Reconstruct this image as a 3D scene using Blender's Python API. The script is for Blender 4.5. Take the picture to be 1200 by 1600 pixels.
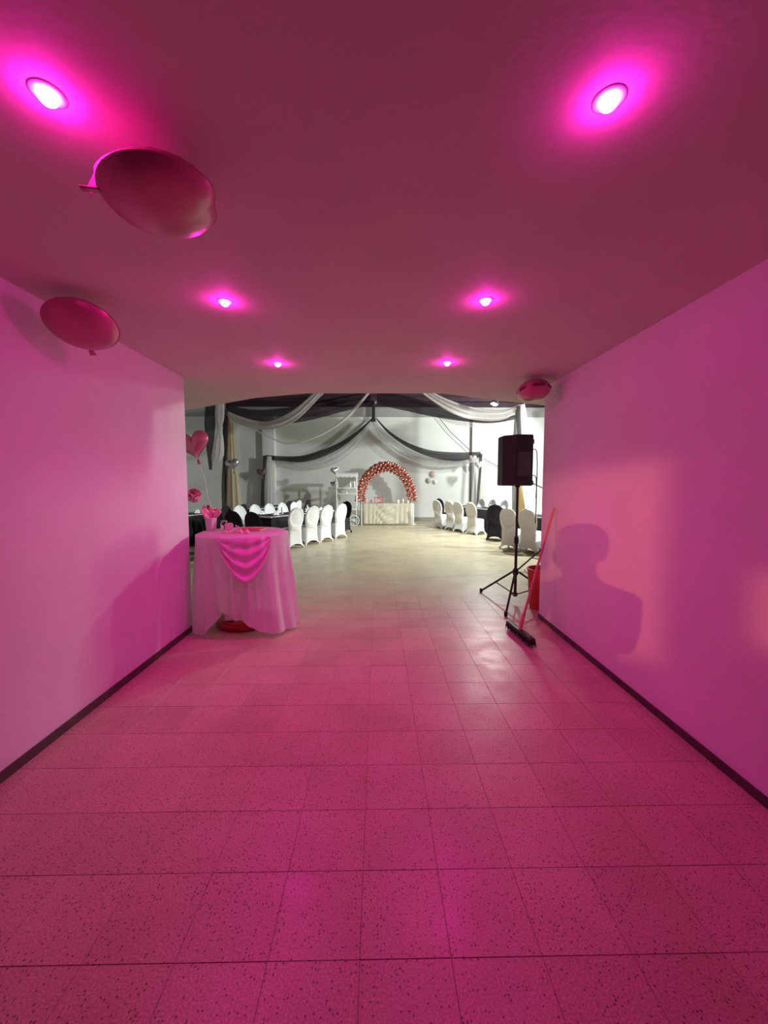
import bpy, bmesh, math, random
from mathutils import Vector, Matrix

# ------------------------------------------------------------------ clear
for o in list(bpy.data.objects):
    bpy.data.objects.remove(o, do_unlink=True)
SC = bpy.context.scene
COL = SC.collection
random.seed(7)
PI = math.pi

# ------------------------------------------------------------------ camera
FPX, CH = 620.0, 1.55
PITCH, YAW = math.atan(44 / FPX), math.atan(10 / FPX)
cam_d = bpy.data.cameras.new('camera')
cam_d.sensor_fit = 'HORIZONTAL'
cam_d.sensor_width = 36.0
cam_d.lens = FPX / 1200 * 36.0
cam_d.clip_start = 0.02
cam_d.clip_end = 200
cam = bpy.data.objects.new('camera', cam_d)
COL.objects.link(cam)
cam.location = (0, 0, CH)
cam.rotation_euler = (PI / 2 - PITCH, 0, -YAW)
SC.camera = cam

# ------------------------------------------------------------------ world, exposure
W = bpy.data.worlds.new('world')
SC.world = W
W.use_nodes = True
W.node_tree.nodes['Background'].inputs[0].default_value = (0.01, 0.008, 0.012, 1)
W.node_tree.nodes['Background'].inputs[1].default_value = 0.3
SC.view_settings.view_transform = 'Standard'
SC.view_settings.look = 'None'
SC.view_settings.gamma = 1.0
SC.view_settings.use_curve_mapping = False
SC.view_settings.exposure = 0.0

# lamp settings (the lamps themselves are built further down)
DOWN_COL = (1.0, 0.012, 0.52)
DOWN_GLOW = 320                                # frosted lens
DOWN_W = {0: .5, 1: 23, 2: 49}                  # beam by row, near to far
FLOOD_W = 980
FLOOD_COL = (0.92, 1.0, 0.95)
FLOOD_POS = Vector((3.19, 11.0, 3.72))
SIDE_FLOOD_W = 2050
BACK_FILL_W = 1080
REAR_W = 1150
REAR_COL = (1.0, 0.31, 0.17)
REAR_POS = Vector((-1.75, -4.2, 2.2))

# ------------------------------------------------------------------ geometry of the photograph
_F = Vector((math.sin(YAW) * math.cos(PITCH), math.cos(YAW) * math.cos(PITCH), -math.sin(PITCH)))
_R = Vector((math.cos(YAW), -math.sin(YAW), 0))
_U = _R.cross(_F)
def ray(px, py):
    return _F + _R * ((px - 600) / FPX) + _U * ((800 - py) / FPX)
def at(px, py, Y):
    r = ray(px, py)
    return Vector((0, 0, CH)) + r * (Y / r.y)
def floor_at(px, py, Z=0.0):
    r = ray(px, py)
    return Vector((0, 0, CH)) + r * ((Z - CH) / r.z)

# ------------------------------------------------------------------ materials
MATS = {}
def new_mat(name):
    m = bpy.data.materials.new(name)
    m.use_nodes = True
    nt = m.node_tree
    nt.nodes.clear()
    out = nt.nodes.new('ShaderNodeOutputMaterial')
    return m, nt, out
def nd(nt, t, **kw):
    n = nt.nodes.new(t)
    for k, v in kw.items():
        if k in n.inputs:
            n.inputs[k].default_value = v
        else:
            setattr(n, k, v)
    return n
def rgba(c, k=1.0):
    return (c[0] * k, c[1] * k, c[2] * k, 1)

def mat(name, col, rough=0.6, metal=0.0, spec=0.5, var=0.08, scale=12, bump=0.0, bscale=60, sheen=0.0):
    """principled with a noise-varied colour and optional fine relief"""
    m, nt, out = new_mat(name)
    b = nd(nt, 'ShaderNodeBsdfPrincipled')
    b.inputs['Roughness'].default_value = rough
    b.inputs['Metallic'].default_value = metal
    b.inputs['Specular IOR Level'].default_value = spec
    if sheen:
        b.inputs['Sheen Weight'].default_value = sheen
    geo = nd(nt, 'ShaderNodeNewGeometry')
    n = nd(nt, 'ShaderNodeTexNoise', Scale=scale, Detail=4.0)
    nt.links.new(geo.outputs['Position'], n.inputs['Vector'])
    r = nd(nt, 'ShaderNodeValToRGB')
    r.color_ramp.elements[0].position = 0.3
    r.color_ramp.elements[1].position = 0.7
    r.color_ramp.elements[0].color = rgba(col, 1 - var)
    r.color_ramp.elements[1].color = rgba(col, 1 + var)
    nt.links.new(n.outputs['Fac'], r.inputs['Fac'])
    nt.links.new(r.outputs['Color'], b.inputs['Base Color'])
    if bump:
        n2 = nd(nt, 'ShaderNodeTexNoise', Scale=bscale, Detail=3.0)
        nt.links.new(geo.outputs['Position'], n2.inputs['Vector'])
        bp = nd(nt, 'ShaderNodeBump', Strength=bump, Distance=0.004)
        nt.links.new(n2.outputs['Fac'], bp.inputs['Height'])
        nt.links.new(bp.outputs['Normal'], b.inputs['Normal'])
    nt.links.new(b.outputs['BSDF'], out.inputs['Surface'])
    MATS[name] = m
    return m

def sheer(name, col, alpha=0.6, trans=0.35):
    """thin fabric: diffuse + translucent + see-through"""
    m, nt, out = new_mat(name)
    geo = nd(nt, 'ShaderNodeNewGeometry')
    n = nd(nt, 'ShaderNodeTexNoise', Scale=25.0, Detail=3.0)
    nt.links.new(geo.outputs['Position'], n.inputs['Vector'])
    r = nd(nt, 'ShaderNodeValToRGB')
    r.color_ramp.elements[0].color = rgba(col, 0.92)
    r.color_ramp.elements[1].color = rgba(col, 1.06)
    nt.links.new(n.outputs['Fac'], r.inputs['Fac'])
    d = nd(nt, 'ShaderNodeBsdfDiffuse')
    t = nd(nt, 'ShaderNodeBsdfTranslucent')
    nt.links.new(r.outputs['Color'], d.inputs['Color'])
    nt.links.new(r.outputs['Color'], t.inputs['Color'])
    a = nd(nt, 'ShaderNodeMixShader')
    a.inputs[0].default_value = trans
    nt.links.new(d.outputs[0], a.inputs[1]); nt.links.new(t.outputs[0], a.inputs[2])
    tp = nd(nt, 'ShaderNodeBsdfTransparent')
    x = nd(nt, 'ShaderNodeMixShader')
    x.inputs[0].default_value = alpha
    nt.links.new(tp.outputs[0], x.inputs[1]); nt.links.new(a.outputs[0], x.inputs[2])
    nt.links.new(x.outputs[0], out.inputs['Surface'])
    MATS[name] = m
    return m

def emit(name, col, s):
    m, nt, out = new_mat(name)
    e = nd(nt, 'ShaderNodeEmission', Color=rgba(col), Strength=s)
    nt.links.new(e.outputs[0], out.inputs['Surface'])
    MATS[name] = m
    return m

def terrazzo(name, joints):
    m, nt, out = new_mat(name)
    L = nt.links.new
    geo = nd(nt, 'ShaderNodeNewGeometry')
    b = nd(nt, 'ShaderNodeBsdfPrincipled')
    b.inputs['Specular IOR Level'].default_value = 0.42
    # slow tone variation
    n1 = nd(nt, 'ShaderNodeTexNoise', Scale=2.2, Detail=5.0)
    L(geo.outputs['Position'], n1.inputs['Vector'])
    r1 = nd(nt, 'ShaderNodeValToRGB')
    r1.color_ramp.elements[0].position = 0.3; r1.color_ramp.elements[1].position = 0.72
    r1.color_ramp.elements[0].color = (0.52, 0.43, 0.285, 1)
    r1.color_ramp.elements[1].color = (0.65, 0.555, 0.375, 1)
    L(n1.outputs['Fac'], r1.inputs['Fac'])
    # fine pale grain
    n2 = nd(nt, 'ShaderNodeTexNoise', Scale=140.0, Detail=2.0)
    L(geo.outputs['Position'], n2.inputs['Vector'])
    r2 = nd(nt, 'ShaderNodeValToRGB')
    r2.color_ramp.elements[0].position = 0.35; r2.color_ramp.elements[1].position = 0.65
    r2.color_ramp.elements[0].color = (0.72, 0.72, 0.72, 1); r2.color_ramp.elements[1].color = (1.08, 1.08, 1.08, 1)
    L(n2.outputs['Fac'], r2.inputs['Fac'])
    mx = nd(nt, 'ShaderNodeMixRGB', blend_type='MULTIPLY'); mx.inputs[0].default_value = 1
    L(r1.outputs[0], mx.inputs[1]); L(r2.outputs[0], mx.inputs[2])
    # dark chips: voronoi cells, only some of them
    vo = nd(nt, 'ShaderNodeTexVoronoi', Scale=85.0)
    L(geo.outputs['Position'], vo.inputs['Vector'])
    sep = nd(nt, 'ShaderNodeSeparateColor'); L(vo.outputs['Color'], sep.inputs[0])
    pick = nd(nt, 'ShaderNodeMath', operation='GREATER_THAN'); pick.inputs[1].default_value = 0.66
    L(sep.outputs[0], pick.inputs[0])
    near = nd(nt, 'ShaderNodeMapRange'); near.inputs[1].default_value = 0.22; near.inputs[2].default_value = 0.36
    near.inputs[3].default_value = 1; near.inputs[4].default_value = 0
    L(vo.outputs['Distance'], near.inputs[0])
    chip = nd(nt, 'ShaderNodeMath', operation='MULTIPLY'); L(pick.outputs[0], chip.inputs[0]); L(near.outputs[0], chip.inputs[1])
    chip2 = nd(nt, 'ShaderNodeMath', operation='MULTIPLY'); L(chip.outputs[0], chip2.inputs[0]); chip2.inputs[1].default_value = 0.8
    mx2 = nd(nt, 'ShaderNodeMixRGB'); L(chip2.outputs[0], mx2.inputs[0]); L(mx.outputs[0], mx2.inputs[1])
    mx2.inputs[2].default_value = (0.10, 0.07, 0.05, 1)
    last = mx2
    if joints:
        sx = nd(nt, 'ShaderNodeSeparateXYZ'); L(geo.outputs['Position'], sx.inputs[0])
        masks = []
        for ax, ph in (('X', TX), ('Y', TY)):
            s = nd(nt, 'ShaderNodeMath', operation='SUBTRACT'); L(sx.outputs[ax], s.inputs[0]); s.inputs[1].default_value = ph - 30 + 0.0015
            mo = nd(nt, 'ShaderNodeMath', operation='FLOORED_MODULO'); L(s.outputs[0], mo.inputs[0]); mo.inputs[1].default_value = TS
            lt = nd(nt, 'ShaderNodeMath', operation='LESS_THAN'); L(mo.outputs[0], lt.inputs[0]); lt.inputs[1].default_value = 0.003
            masks.append(lt)
        mxm = nd(nt, 'ShaderNodeMath', operation='MAXIMUM'); L(masks[0].outputs[0], mxm.inputs[0]); L(masks[1].outputs[0], mxm.inputs[1])
        mm = nd(nt, 'ShaderNodeMath', operation='MULTIPLY'); L(mxm.outputs[0], mm.inputs[0]); mm.inputs[1].default_value = 0.6
        mx3 = nd(nt, 'ShaderNodeMixRGB'); L(mm.outputs[0], mx3.inputs[0]); L(last.outputs[0], mx3.inputs[1]); mx3.inputs[2].default_value = (0.15, 0.11, 0.08, 1)
        last = mx3
    else:
        oi = nd(nt, 'ShaderNodeObjectInfo')
        mr = nd(nt, 'ShaderNodeMapRange'); mr.inputs[3].default_value = 0.94; mr.inputs[4].default_value = 1.05
        L(oi.outputs['Random'], mr.inputs[0])
        mx3 = nd(nt, 'ShaderNodeMixRGB', blend_type='MULTIPLY'); mx3.inputs[0].default_value = 1
        cmb = nd(nt, 'ShaderNodeCombineColor')
        for i in range(3): L(mr.outputs[0], cmb.inputs[i])
        L(last.outputs[0], mx3.inputs[1]); L(cmb.outputs[0], mx3.inputs[2])
        last = mx3
    L(last.outputs[0], b.inputs['Base Color'])
    # worn polish
    n3 = nd(nt, 'ShaderNodeTexNoise', Scale=5.0, Detail=6.0)
    L(geo.outputs['Position'], n3.inputs['Vector'])
    mr3 = nd(nt, 'ShaderNodeMapRange'); mr3.inputs[1].default_value = 0.3; mr3.inputs[2].default_value = 0.7
    mr3.inputs[3].default_value = 0.29; mr3.inputs[4].default_value = 0.43
    L(n3.outputs['Fac'], mr3.inputs[0]); L(mr3.outputs[0], b.inputs['Roughness'])
    bp = nd(nt, 'ShaderNodeBump', Strength=0.10, Distance=0.002)
    L(n1.outputs['Fac'], bp.inputs['Height']); L(bp.outputs[0], b.inputs['Normal'])
    L(b.outputs[0], out.inputs['Surface'])
    MATS[name] = m
    return m

TS, TX, TY = 0.30, 0.24, 0.29          # tile pitch and phase
terrazzo('tile', False)
terrazzo('tile_far', True)
mat('grout', (0.37, 0.30, 0.21), 0.9, var=0.15)
mat('wall_paint', (0.80, 0.69, 0.75), 0.62, spec=0.25, var=0.03, scale=3, bump=0.25, bscale=45)
mat('ceiling_paint', (0.71, 0.57, 0.58), 0.7, spec=0.2, var=0.04, scale=2, bump=0.2, bscale=40)
mat('hall_paint', (0.74, 0.75, 0.73), 0.7, spec=0.2, var=0.04, scale=1.2, bump=0.15)
mat('beam_paint', (0.40, 0.38, 0.38), 0.8, var=0.06)
mat('roof_dark', (0.05, 0.02, 0.036), 0.85, var=0.3, scale=2)
mat('baseboard', (0.07, 0.045, 0.04), 0.5, var=0.25)
mat('hall_base', (0.30, 0.29, 0.25), 0.6)
mat('bounce_dark', (0.10, 0.07, 0.06), 0.6, var=0.2, scale=5)  # dark tone given to unseen surfaces to absorb bounced light
mat('white_trim', (0.85, 0.83, 0.83), 0.35)
mat('white_cloth', (0.83, 0.83, 0.84), 0.75, spec=0.2, var=0.03, bump=0.1, sheen=0.2)
mat('black_cloth', (0.022, 0.018, 0.024), 0.85, spec=0.2, var=0.2, sheen=0.05)
mat('beige_satin', (0.60, 0.55, 0.44), 0.45, var=0.05, bump=0.1)
mat('pink_satin', (0.80, 0.60, 0.68), 0.55, var=0.04)
mat('red_wood', (0.33, 0.022, 0.018), 0.35, var=0.25, scale=8)
mat('dark_metal', (0.035, 0.033, 0.035), 0.45, metal=0.3)
mat('black_plastic', (0.022, 0.020, 0.023), 0.55, var=0.15, bump=0.3, bscale=250)
mat('grey_plastic', (0.07, 0.066, 0.07), 0.5, var=0.1)
mat('rubber', (0.015, 0.015, 0.015), 0.8)
mat('white_metal', (0.82, 0.82, 0.80), 0.4)
mat('broom_handle', (0.58, 0.27, 0.20), 0.45, var=0.1)
mat('bristle', (0.02, 0.016, 0.018), 0.9, var=0.4, scale=60)
mat('red_plastic', (0.50, 0.025, 0.022), 0.4)
mat('rose_gold', (0.72, 0.30, 0.24), 0.24, metal=0.75, var=0.2, scale=6)
mat('gold', (0.72, 0.52, 0.22), 0.3, metal=0.85)
mat('pink_foil', (0.54, 0.19, 0.26), 0.33, metal=0.25, var=0.05)
mat('pale_foil', (0.78, 0.64, 0.65), 0.26, metal=0.45, var=0.04)
mat('silver_foil', (0.55, 0.50, 0.52), 0.25, metal=0.7)
mat('pink_paper', (0.86, 0.42, 0.52), 0.7, var=0.08)
mat('red_paper', (0.70, 0.06, 0.12), 0.6)
mat('white_ceramic', (0.85, 0.84, 0.82), 0.25)
mat('champagne', (0.62, 0.52, 0.42), 0.6)
mat('pink_rosette', (0.62, 0.46, 0.42), 0.7)
mat('grey_rosette', (0.46, 0.45, 0.40), 0.7)
mat('cream_rosette', (0.70, 0.68, 0.58), 0.7)
mat('dark_hair', (0.02, 0.014, 0.01), 0.6)
sheer('white_sheer', (0.86, 0.82, 0.82), 0.72, 0.45)
sheer('thin_sheer', (0.80, 0.78, 0.78), 0.30, 0.4)
sheer('black_sheer', (0.07, 0.05, 0.065), 0.66, 0.3)
sheer('pink_sheer', (0.95, 0.80, 0.86), 0.86, 0.28)
sheer('gold_sheer', (0.66, 0.55, 0.40), 0.85, 0.35)
def glass_mat():
    m, nt, out = new_mat('glass')
    b = nd(nt, 'ShaderNodeBsdfPrincipled')
    b.inputs['Base Color'].default_value = (0.95, 0.95, 0.97, 1)
    b.inputs['Roughness'].default_value = 0.05
    b.inputs['Transmission Weight'].default_value = 1
    b.inputs['IOR'].default_value = 1.3
    nt.links.new(b.outputs[0], out.inputs[0])
    MATS['glass'] = m
glass_mat()
def skin_mat():
    m, nt, out = new_mat('person_surface')
    b = nd(nt, 'ShaderNodeBsdfPrincipled'); b.inputs['Roughness'].default_value = 0.7
    geo = nd(nt, 'ShaderNodeNewGeometry'); sx = nd(nt, 'ShaderNodeSeparateXYZ')
    nt.links.new(geo.outputs['Position'], sx.inputs[0])
    r = nd(nt, 'ShaderNodeValToRGB'); r.color_ramp.interpolation = 'CONSTANT'
    mr = nd(nt, 'ShaderNodeMapRange'); mr.inputs[1].default_value = 0; mr.inputs[2].default_value = 1.8
    nt.links.new(sx.outputs['Z'], mr.inputs[0]); nt.links.new(mr.outputs[0], r.inputs[0])
    e = r.color_ramp.elements
    e[0].position = 0; e[0].color = (0.03, 0.03, 0.05, 1)
    e[1].position = 0.54; e[1].color = (0.10, 0.10, 0.12, 1)
    k = e.new(0.795); k.color = (0.42, 0.25, 0.18, 1)
    nt.links.new(r.outputs[0], b.inputs['Base Color']); nt.links.new(b.outputs[0], out.inputs[0])
    MATS['person_surface'] = m
skin_mat()

# ------------------------------------------------------------------ mesh helpers
class MB:
    def __init__(s):
        s.v, s.f, s.m = [], [], []
        s.mi = 0
    def add(s, vs, fs):
        k = len(s.v)
        s.v += [tuple(x) for x in vs]
        s.f += [tuple(i + k for i in f) for f in fs]
        s.m += [s.mi] * len(fs)
        return s
    def box(s, lo, hi, M=None):
        x0, y0, z0 = lo; x1, y1, z1 = hi
        vs = [Vector(p) for p in ((x0,y0,z0),(x1,y0,z0),(x1,y1,z0),(x0,y1,z0),(x0,y0,z1),(x1,y0,z1),(x1,y1,z1),(x0,y1,z1))]
        if M: vs = [M @ p for p in vs]
        return s.add(vs, [(0,3,2,1),(4,5,6,7),(0,1,5,4),(1,2,6,5),(2,3,7,6),(3,0,4,7)])
    def bevbox(s, lo, hi, b, M=None):
        """box with chamfered edges"""
        bm = bmesh.new()
        bmesh.ops.create_cube(bm, size=1)
        lo = Vector(lo); hi = Vector(hi)
        for v in bm.verts:
            v.co = Vector((lo[i] + (v.co[i] + .5) * (hi[i] - lo[i]) for i in range(3)))
        bmesh.ops.bevel(bm, geom=list(bm.edges), offset=b, segments=2, profile=0.6, affect='EDGES')
        bm.verts.index_update()
        vs = [(M @ v.co if M else v.co.copy()) for v in bm.verts]
        fs = [tuple(v.index for v in f.verts) for f in bm.faces]
        bm.free()
        return s.add(vs, fs)
    def tube(s, pts, r, n=10, cap=True):
        pts = [Vector(p) for p in pts]
        rs = r if isinstance(r, (list, tuple)) else [r] * len(pts)
        k = len(s.v)
        up = Vector((0, 0, 1))
        vs = []
        T0 = (pts[1] - pts[0]).normalized()
        a = T0.cross(up)
        if a.length < 1e-3: a = T0.cross(Vector((1, 0, 0)))
        a.normalize()
        for i, p in enumerate(pts):
            if i == 0: T = pts[1] - pts[0]
            elif i == len(pts) - 1: T = pts[-1] - pts[-2]
            else: T = pts[i + 1] - pts[i - 1]
            T.normalize()
            a = (a - T * a.dot(T)).normalized()
            b = T.cross(a)
            for j in range(n):
                q = 2 * PI * j / n
                vs.append(p + (a * math.cos(q) + b * math.sin(q)) * rs[i])
        fs = []
        for i in range(len(pts) - 1):
            for j in range(n):
                j2 = (j + 1) % n
                fs.append((i*n+j, i*n+j2, (i+1)*n+j2, (i+1)*n+j))
        if cap:
            fs.append(tuple(range(n))[::-1]); fs.append(tuple((len(pts)-1)*n + j for j in range(n)))
        return s.add(vs, fs)
    def lathe(s, prof, n=20, M=None, cap=True):
        vs, fs = [], []
        for (r, z) in prof:
            for j in range(n):
                q = 2 * PI * j / n
                p = Vector((r * math.cos(q), r * math.sin(q), z))
                vs.append(M @ p if M else p)
        for i in range(len(prof) - 1):
            for j in range(n):
                j2 = (j + 1) % n
                fs.append((i*n+j, i*n+j2, (i+1)*n+j2, (i+1)*n+j))
        if cap:
            if prof[0][0] > 1e-5: fs.append(tuple(range(n))[::-1])
            if prof[-1][0] > 1e-5: fs.append(tuple((len(prof)-1)*n + j for j in range(n)))
        return s.add(vs, fs)
    def grid(s, fn, nu, nv, wrap=False):
        vs = [fn(i / nu, j / nv) for j in range(nv + 1) for i in range(nu + (0 if wrap else 1))]
        w = nu + (0 if wrap else 1)
        fs = []
        for j in range(nv):
            for i in range(nu):
                i2 = (i + 1) % w if wrap else i + 1
                fs.append((j*w+i, j*w+i2, (j+1)*w+i2, (j+1)*w+i))
        return s.add(vs, fs)
    def mesh(s, name, mats, smooth=True):
        me = bpy.data.meshes.new(name)
        me.from_pydata(s.v, [], s.f)
        if isinstance(mats, str): mats = [mats]
        for m in mats: me.materials.append(MATS[m])
        me.polygons.foreach_set('material_index', s.m)
        bm = bmesh.new(); bm.from_mesh(me)
        bmesh.ops.remove_doubles(bm, verts=bm.verts, dist=1e-5)
        bmesh.ops.recalc_face_normals(bm, faces=bm.faces)
        bm.to_mesh(me); bm.free()
        if smooth:
            me.polygons.foreach_set('use_smooth', [True] * len(me.polygons))
            try: me.set_sharp_from_angle(angle=math.radians(38))
            except Exception: pass
        me.update()
        return me
    def build(s, name, mats, parent=None, smooth=True, loc=None, thick=0.0):
        o = bpy.data.objects.new(name, s.mesh(name, mats, smooth))
        COL.objects.link(o)
        if parent: o.parent = parent
        if loc is not None: o.location = loc
        if thick:
            md = o.modifiers.new('cloth', 'SOLIDIFY'); md.thickness = thick; md.offset = 0
        return o

def tag(o, label, cat, group=None):
    o['label'] = label; o['category'] = cat
    if group: o['group'] = group
    return o
def struct(o, label=None):
    o['kind'] = 'structure'
    if label: o['label'] = label
    return o
def thing(name, label, cat, loc=(0, 0, 0), rz=0, group=None):
    o = bpy.data.objects.new(name, None)
    o.empty_display_size = 0.1
    COL.objects.link(o)
    o.location = loc; o.rotation_euler = (0, 0, rz)
    return tag(o, label, cat, group)
def copy_tree(o, parent=None):
    c = o.copy(); COL.objects.link(c); c.parent = parent
    for ch in list(o.children): copy_tree(ch, c)
    return c
def part(name, me, parent):
    o = bpy.data.objects.new(name, me); COL.objects.link(o); o.parent = parent
    return o
def T(x, y, z): return Matrix.Translation((x, y, z))
def RZ(a): return Matrix.Rotation(a, 4, 'Z')
def RX(a): return Matrix.Rotation(a, 4, 'X')
def RY(a): return Matrix.Rotation(a, 4, 'Y')
def catmull(pts, t):
    n = len(pts) - 1
    x = min(max(t, 0), 1) * n
    i = min(int(x), n - 1); u = x - i
    p = [pts[max(i - 1, 0)], pts[i], pts[i + 1], pts[min(i + 2, n)]]
    return [0.5 * (2*p[1][k] + (p[2][k]-p[0][k])*u + (2*p[0][k]-5*p[1][k]+4*p[2][k]-p[3][k])*u*u + (3*p[1][k]-p[0][k]-3*p[2][k]+p[3][k])*u**3) for k in range(len(p[1]))]
def smooth(x): x = min(max(x, 0), 1); return x * x * (3 - 2 * x)

# ================================================================== SETTING
XL, XR, ZC = -1.965, 1.87, 2.625        # corridor walls and ceiling
YL, YR = 4.14, 4.48                     # where the two walls end
YB = -3.2                               # rear wall
HX0, HX1, HY1, HZ = -9.0, 8.5, 16.5, 4.86

# floor: bed under the tiles, plain terrazzo beyond them
TY0, TY1 = TY + TS * 1, TY + TS * 17     # 0.59 .. 5.39
TX0, TX1 = TX - TS * 11, TX + TS * 8     # -3.06 .. 2.64
m = MB()
m.mi = 0; m.box((TX0 - .002, TY0, -0.12), (TX1 + .002, TY1, -0.0022))
m.mi = 1
m.box((XL - .2, YB - 1.5, -0.12), (XR + .2, TY0, 0))
m.box((HX0, TY1, -0.12), (HX1, HY1 + .2, 0))
m.box((HX0, YL - .3, -0.12), (TX0 - .002, TY1, 0))
m.box((TX1 + .002, YL - .3, -0.12), (HX1, TY1, 0))
floor = struct(m.build('floor', ['grout', 'tile_far'], smooth=False))
# one tile mesh with a small chamfer, shared
h2 = TS / 2 - 0.0009
tb = MB()
zz = [(-0.004, h2), (-0.0012, h2), (0.0, h2 - 0.0010)]
vs = [(sx * w, sy * w, z) for z, w in zz for sx, sy in ((-1,-1),(1,-1),(1,1),(-1,1))]
fs = [(8, 9, 10, 11)] + [(k*4+i, k*4+(i+1)%4, (k+1)*4+(i+1)%4, (k+1)*4+i) for k in range(2) for i in range(4)]
tb.add(vs, fs)
tile_me = tb.mesh('tile', 'tile', smooth=False)
for i in range(19):
    for j in range(16):
        cx, cy = TX0 + (i + .5) * TS, TY0 + (j + .5) * TS
        if cx < XL - .15 and cy < YL - .15: continue
        if cx > XR + .15 and cy < YR - .15: continue
        if abs(cx) > cy * 0.98 + .35: continue
        t = part('tile', tile_me, floor)
        t.location = (cx, cy, random.uniform(-.0003, .0003))
        t.rotation_euler = (random.gauss(0, .0011), random.gauss(0, .0011), 0)

# corridor walls
YF = 0.0                                # behind this line: unseen walls and ceiling, darkened to cut bounced light
m = MB(); m.box((XL - .16, YF, 0), (XL, YL, ZC)); struct(m.build('wall_left', 'wall_paint', smooth=False))
m = MB(); m.box((XR, YF, 0), (XR + .16, YR, ZC)); struct(m.build('wall_right', 'wall_paint', smooth=False))
m = MB(); m.box((XL - .16, YB - 1.5, 0), (XL, YF, ZC)); struct(m.build('wall_unseen_left', 'bounce_dark', smooth=False))
m = MB(); m.box((XR, YB - 1.5, 0), (XR + .16, YF, ZC)); struct(m.build('wall_unseen_right', 'bounce_dark', smooth=False))
m = MB(); m.box((XL, YB - 1.5, ZC), (XR, YF, ZC + .22)); struct(m.build('ceiling_unseen', 'bounce_dark', smooth=False))
# wall returns on the hall side
m = MB(); m.box((HX0, YL - .15, 0), (XL - .16, YL - .0, HZ)); struct(m.build('wall_hall_front_left', 'hall_paint', smooth=False))
m = MB(); m.box((XR + .16, YR - .15, 0), (HX1, YR, HZ)); struct(m.build('wall_hall_front_right', 'hall_paint', smooth=False))
# ceiling slab; its far edge bends back at both sides
edge = [(-2.95, 6.05), (-1.53, 5.09), (-0.84, 4.83), (0.76, 4.80), (1.39, 5.12), (2.5, 5.60)]
poly = [(-2.95, YL + .001), (XL, YL), (XL, YF), (XR, YF), (XR, YR), (2.5, YR + .001)] + edge[::-1]
n = len(poly)
m = MB()
m.add([(x, y, ZC) for x, y in poly] + [(x, y, ZC + .22) for x, y in poly],
      [tuple(range(n))[::-1], tuple(range(n, 2 * n))] + [(i, (i+1) % n, n + (i+1) % n, n + i) for i in range(n)])
struct(m.build('ceiling', 'ceiling_paint', smooth=False))
# wall above the slab, closing the hall
m = MB(); m.box((XL - .16, YL - .15, ZC + .22), (XR + .16, YL, HZ)); struct(m.build('wall_hall_front', 'hall_paint', smooth=False))
# baseboards
m = MB(); m.box((XL, YB, 0), (XL + .012, YL - .002, .055)); struct(m.build('baseboard_left', 'baseboard', smooth=False))
m = MB(); m.box((XR - .012, YB, 0), (XR, YR - .002, .050)); struct(m.build('baseboard_right', 'baseboard', smooth=False))
# unseen rear wall, slots shaped to throw the lamplit patches, lamp room behind
def edge_x(y): # x in the rear wall's plane of the ray from the lamp to (XR, y)
    k = (YB - REAR_POS.y) / (y - REAR_POS.y)
    return REAR_POS.x + k * (XR - REAR_POS.x)
def edge_z(y, z):
    k = (YB - REAR_POS.y) / (y - REAR_POS.y)
    return REAR_POS.z + k * (z - REAR_POS.z)
xa, xb = edge_x(4.7), edge_x(2.56)
za, zb = edge_z(2.7, 0.31), edge_z(3.5, 1.67)
xc, xd = edge_x(2.00), edge_x(1.55)
zc_, zd = edge_z(1.9, 0.74), edge_z(1.9, 1.13)
m = MB()
y0, y1 = YB - .02, YB
m.box((XL, y0, 0), (xa, y1, ZC)); m.box((xd, y0, 0), (XR, y1, ZC)); m.box((xb, y0, 0), (xc, y1, ZC))
m.box((xa, y0, 0), (xb, y1, za)); m.box((xa, y0, zb), (xb, y1, ZC))
m.box((xc, y0, 0), (xd, y1, zc_)); m.box((xc, y0, zd), (xd, y1, ZC))
struct(m.build('wall_rear', 'bounce_dark', smooth=False))
m = MB(); m.box((XL - .16, YB - 1.6, 0), (XR + .16, YB - 1.5, ZC)); struct(m.build('wall_rear_room', 'bounce_dark', smooth=False))

# hall shell
m = MB(); m.box((HX0, HY1, 0), (HX1, HY1 + .2, HZ)); struct(m.build('wall_hall_back', 'hall_paint', smooth=False))
m = MB(); m.box((HX0 - .2, YL - .15, 0), (HX0, HY1 + .2, HZ)); struct(m.build('wall_hall_left', 'hall_paint', smooth=False))
m = MB(); m.box((HX1, YL - .15, 0), (HX1 + .2, HY1 + .2, HZ)); struct(m.build('wall_hall_right', 'hall_paint', smooth=False))
m = MB(); m.box((HX0 - .2, YL - .15, HZ), (HX1 + .2, HY1 + .2, HZ + .15)); struct(m.build('ceiling_hall', 'roof_dark', smooth=False))
m = MB(); m.box((HX0, HY1 - .10, 4.28), (HX1, HY1, 4.66)); struct(m.build('trim_1', 'beam_paint', smooth=False))
m = MB(); m.box((HX0, HY1 - .16, 4.66), (HX1, HY1, HZ)); struct(m.build('trim_2', 'roof_dark', smooth=False))
m = MB(); m.box((HX0, HY1 - .02, 0), (HX1, HY1, .16)); struct(m.build('baseboard_hall', 'hall_base', smooth=False))
# pilaster on the back wall, left
a, b = at(411, 740, 16.3), at(430, 740, 16.3)
m = MB(); m.bevbox((a.x, 16.25, 0), (b.x, HY1, 4.28), .02); struct(m.build('trim_3', 'hall_paint'))
# roof purlins over the hall
for i, yy in enumerate((7.5, 9.5, 13.7, 15.4)):
    m = MB(); m.box((HX0, yy, HZ - .14), (HX1, yy + .08, HZ)); struct(m.build('trim_%d' % (4 + i), 'roof_dark', smooth=False))

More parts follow.
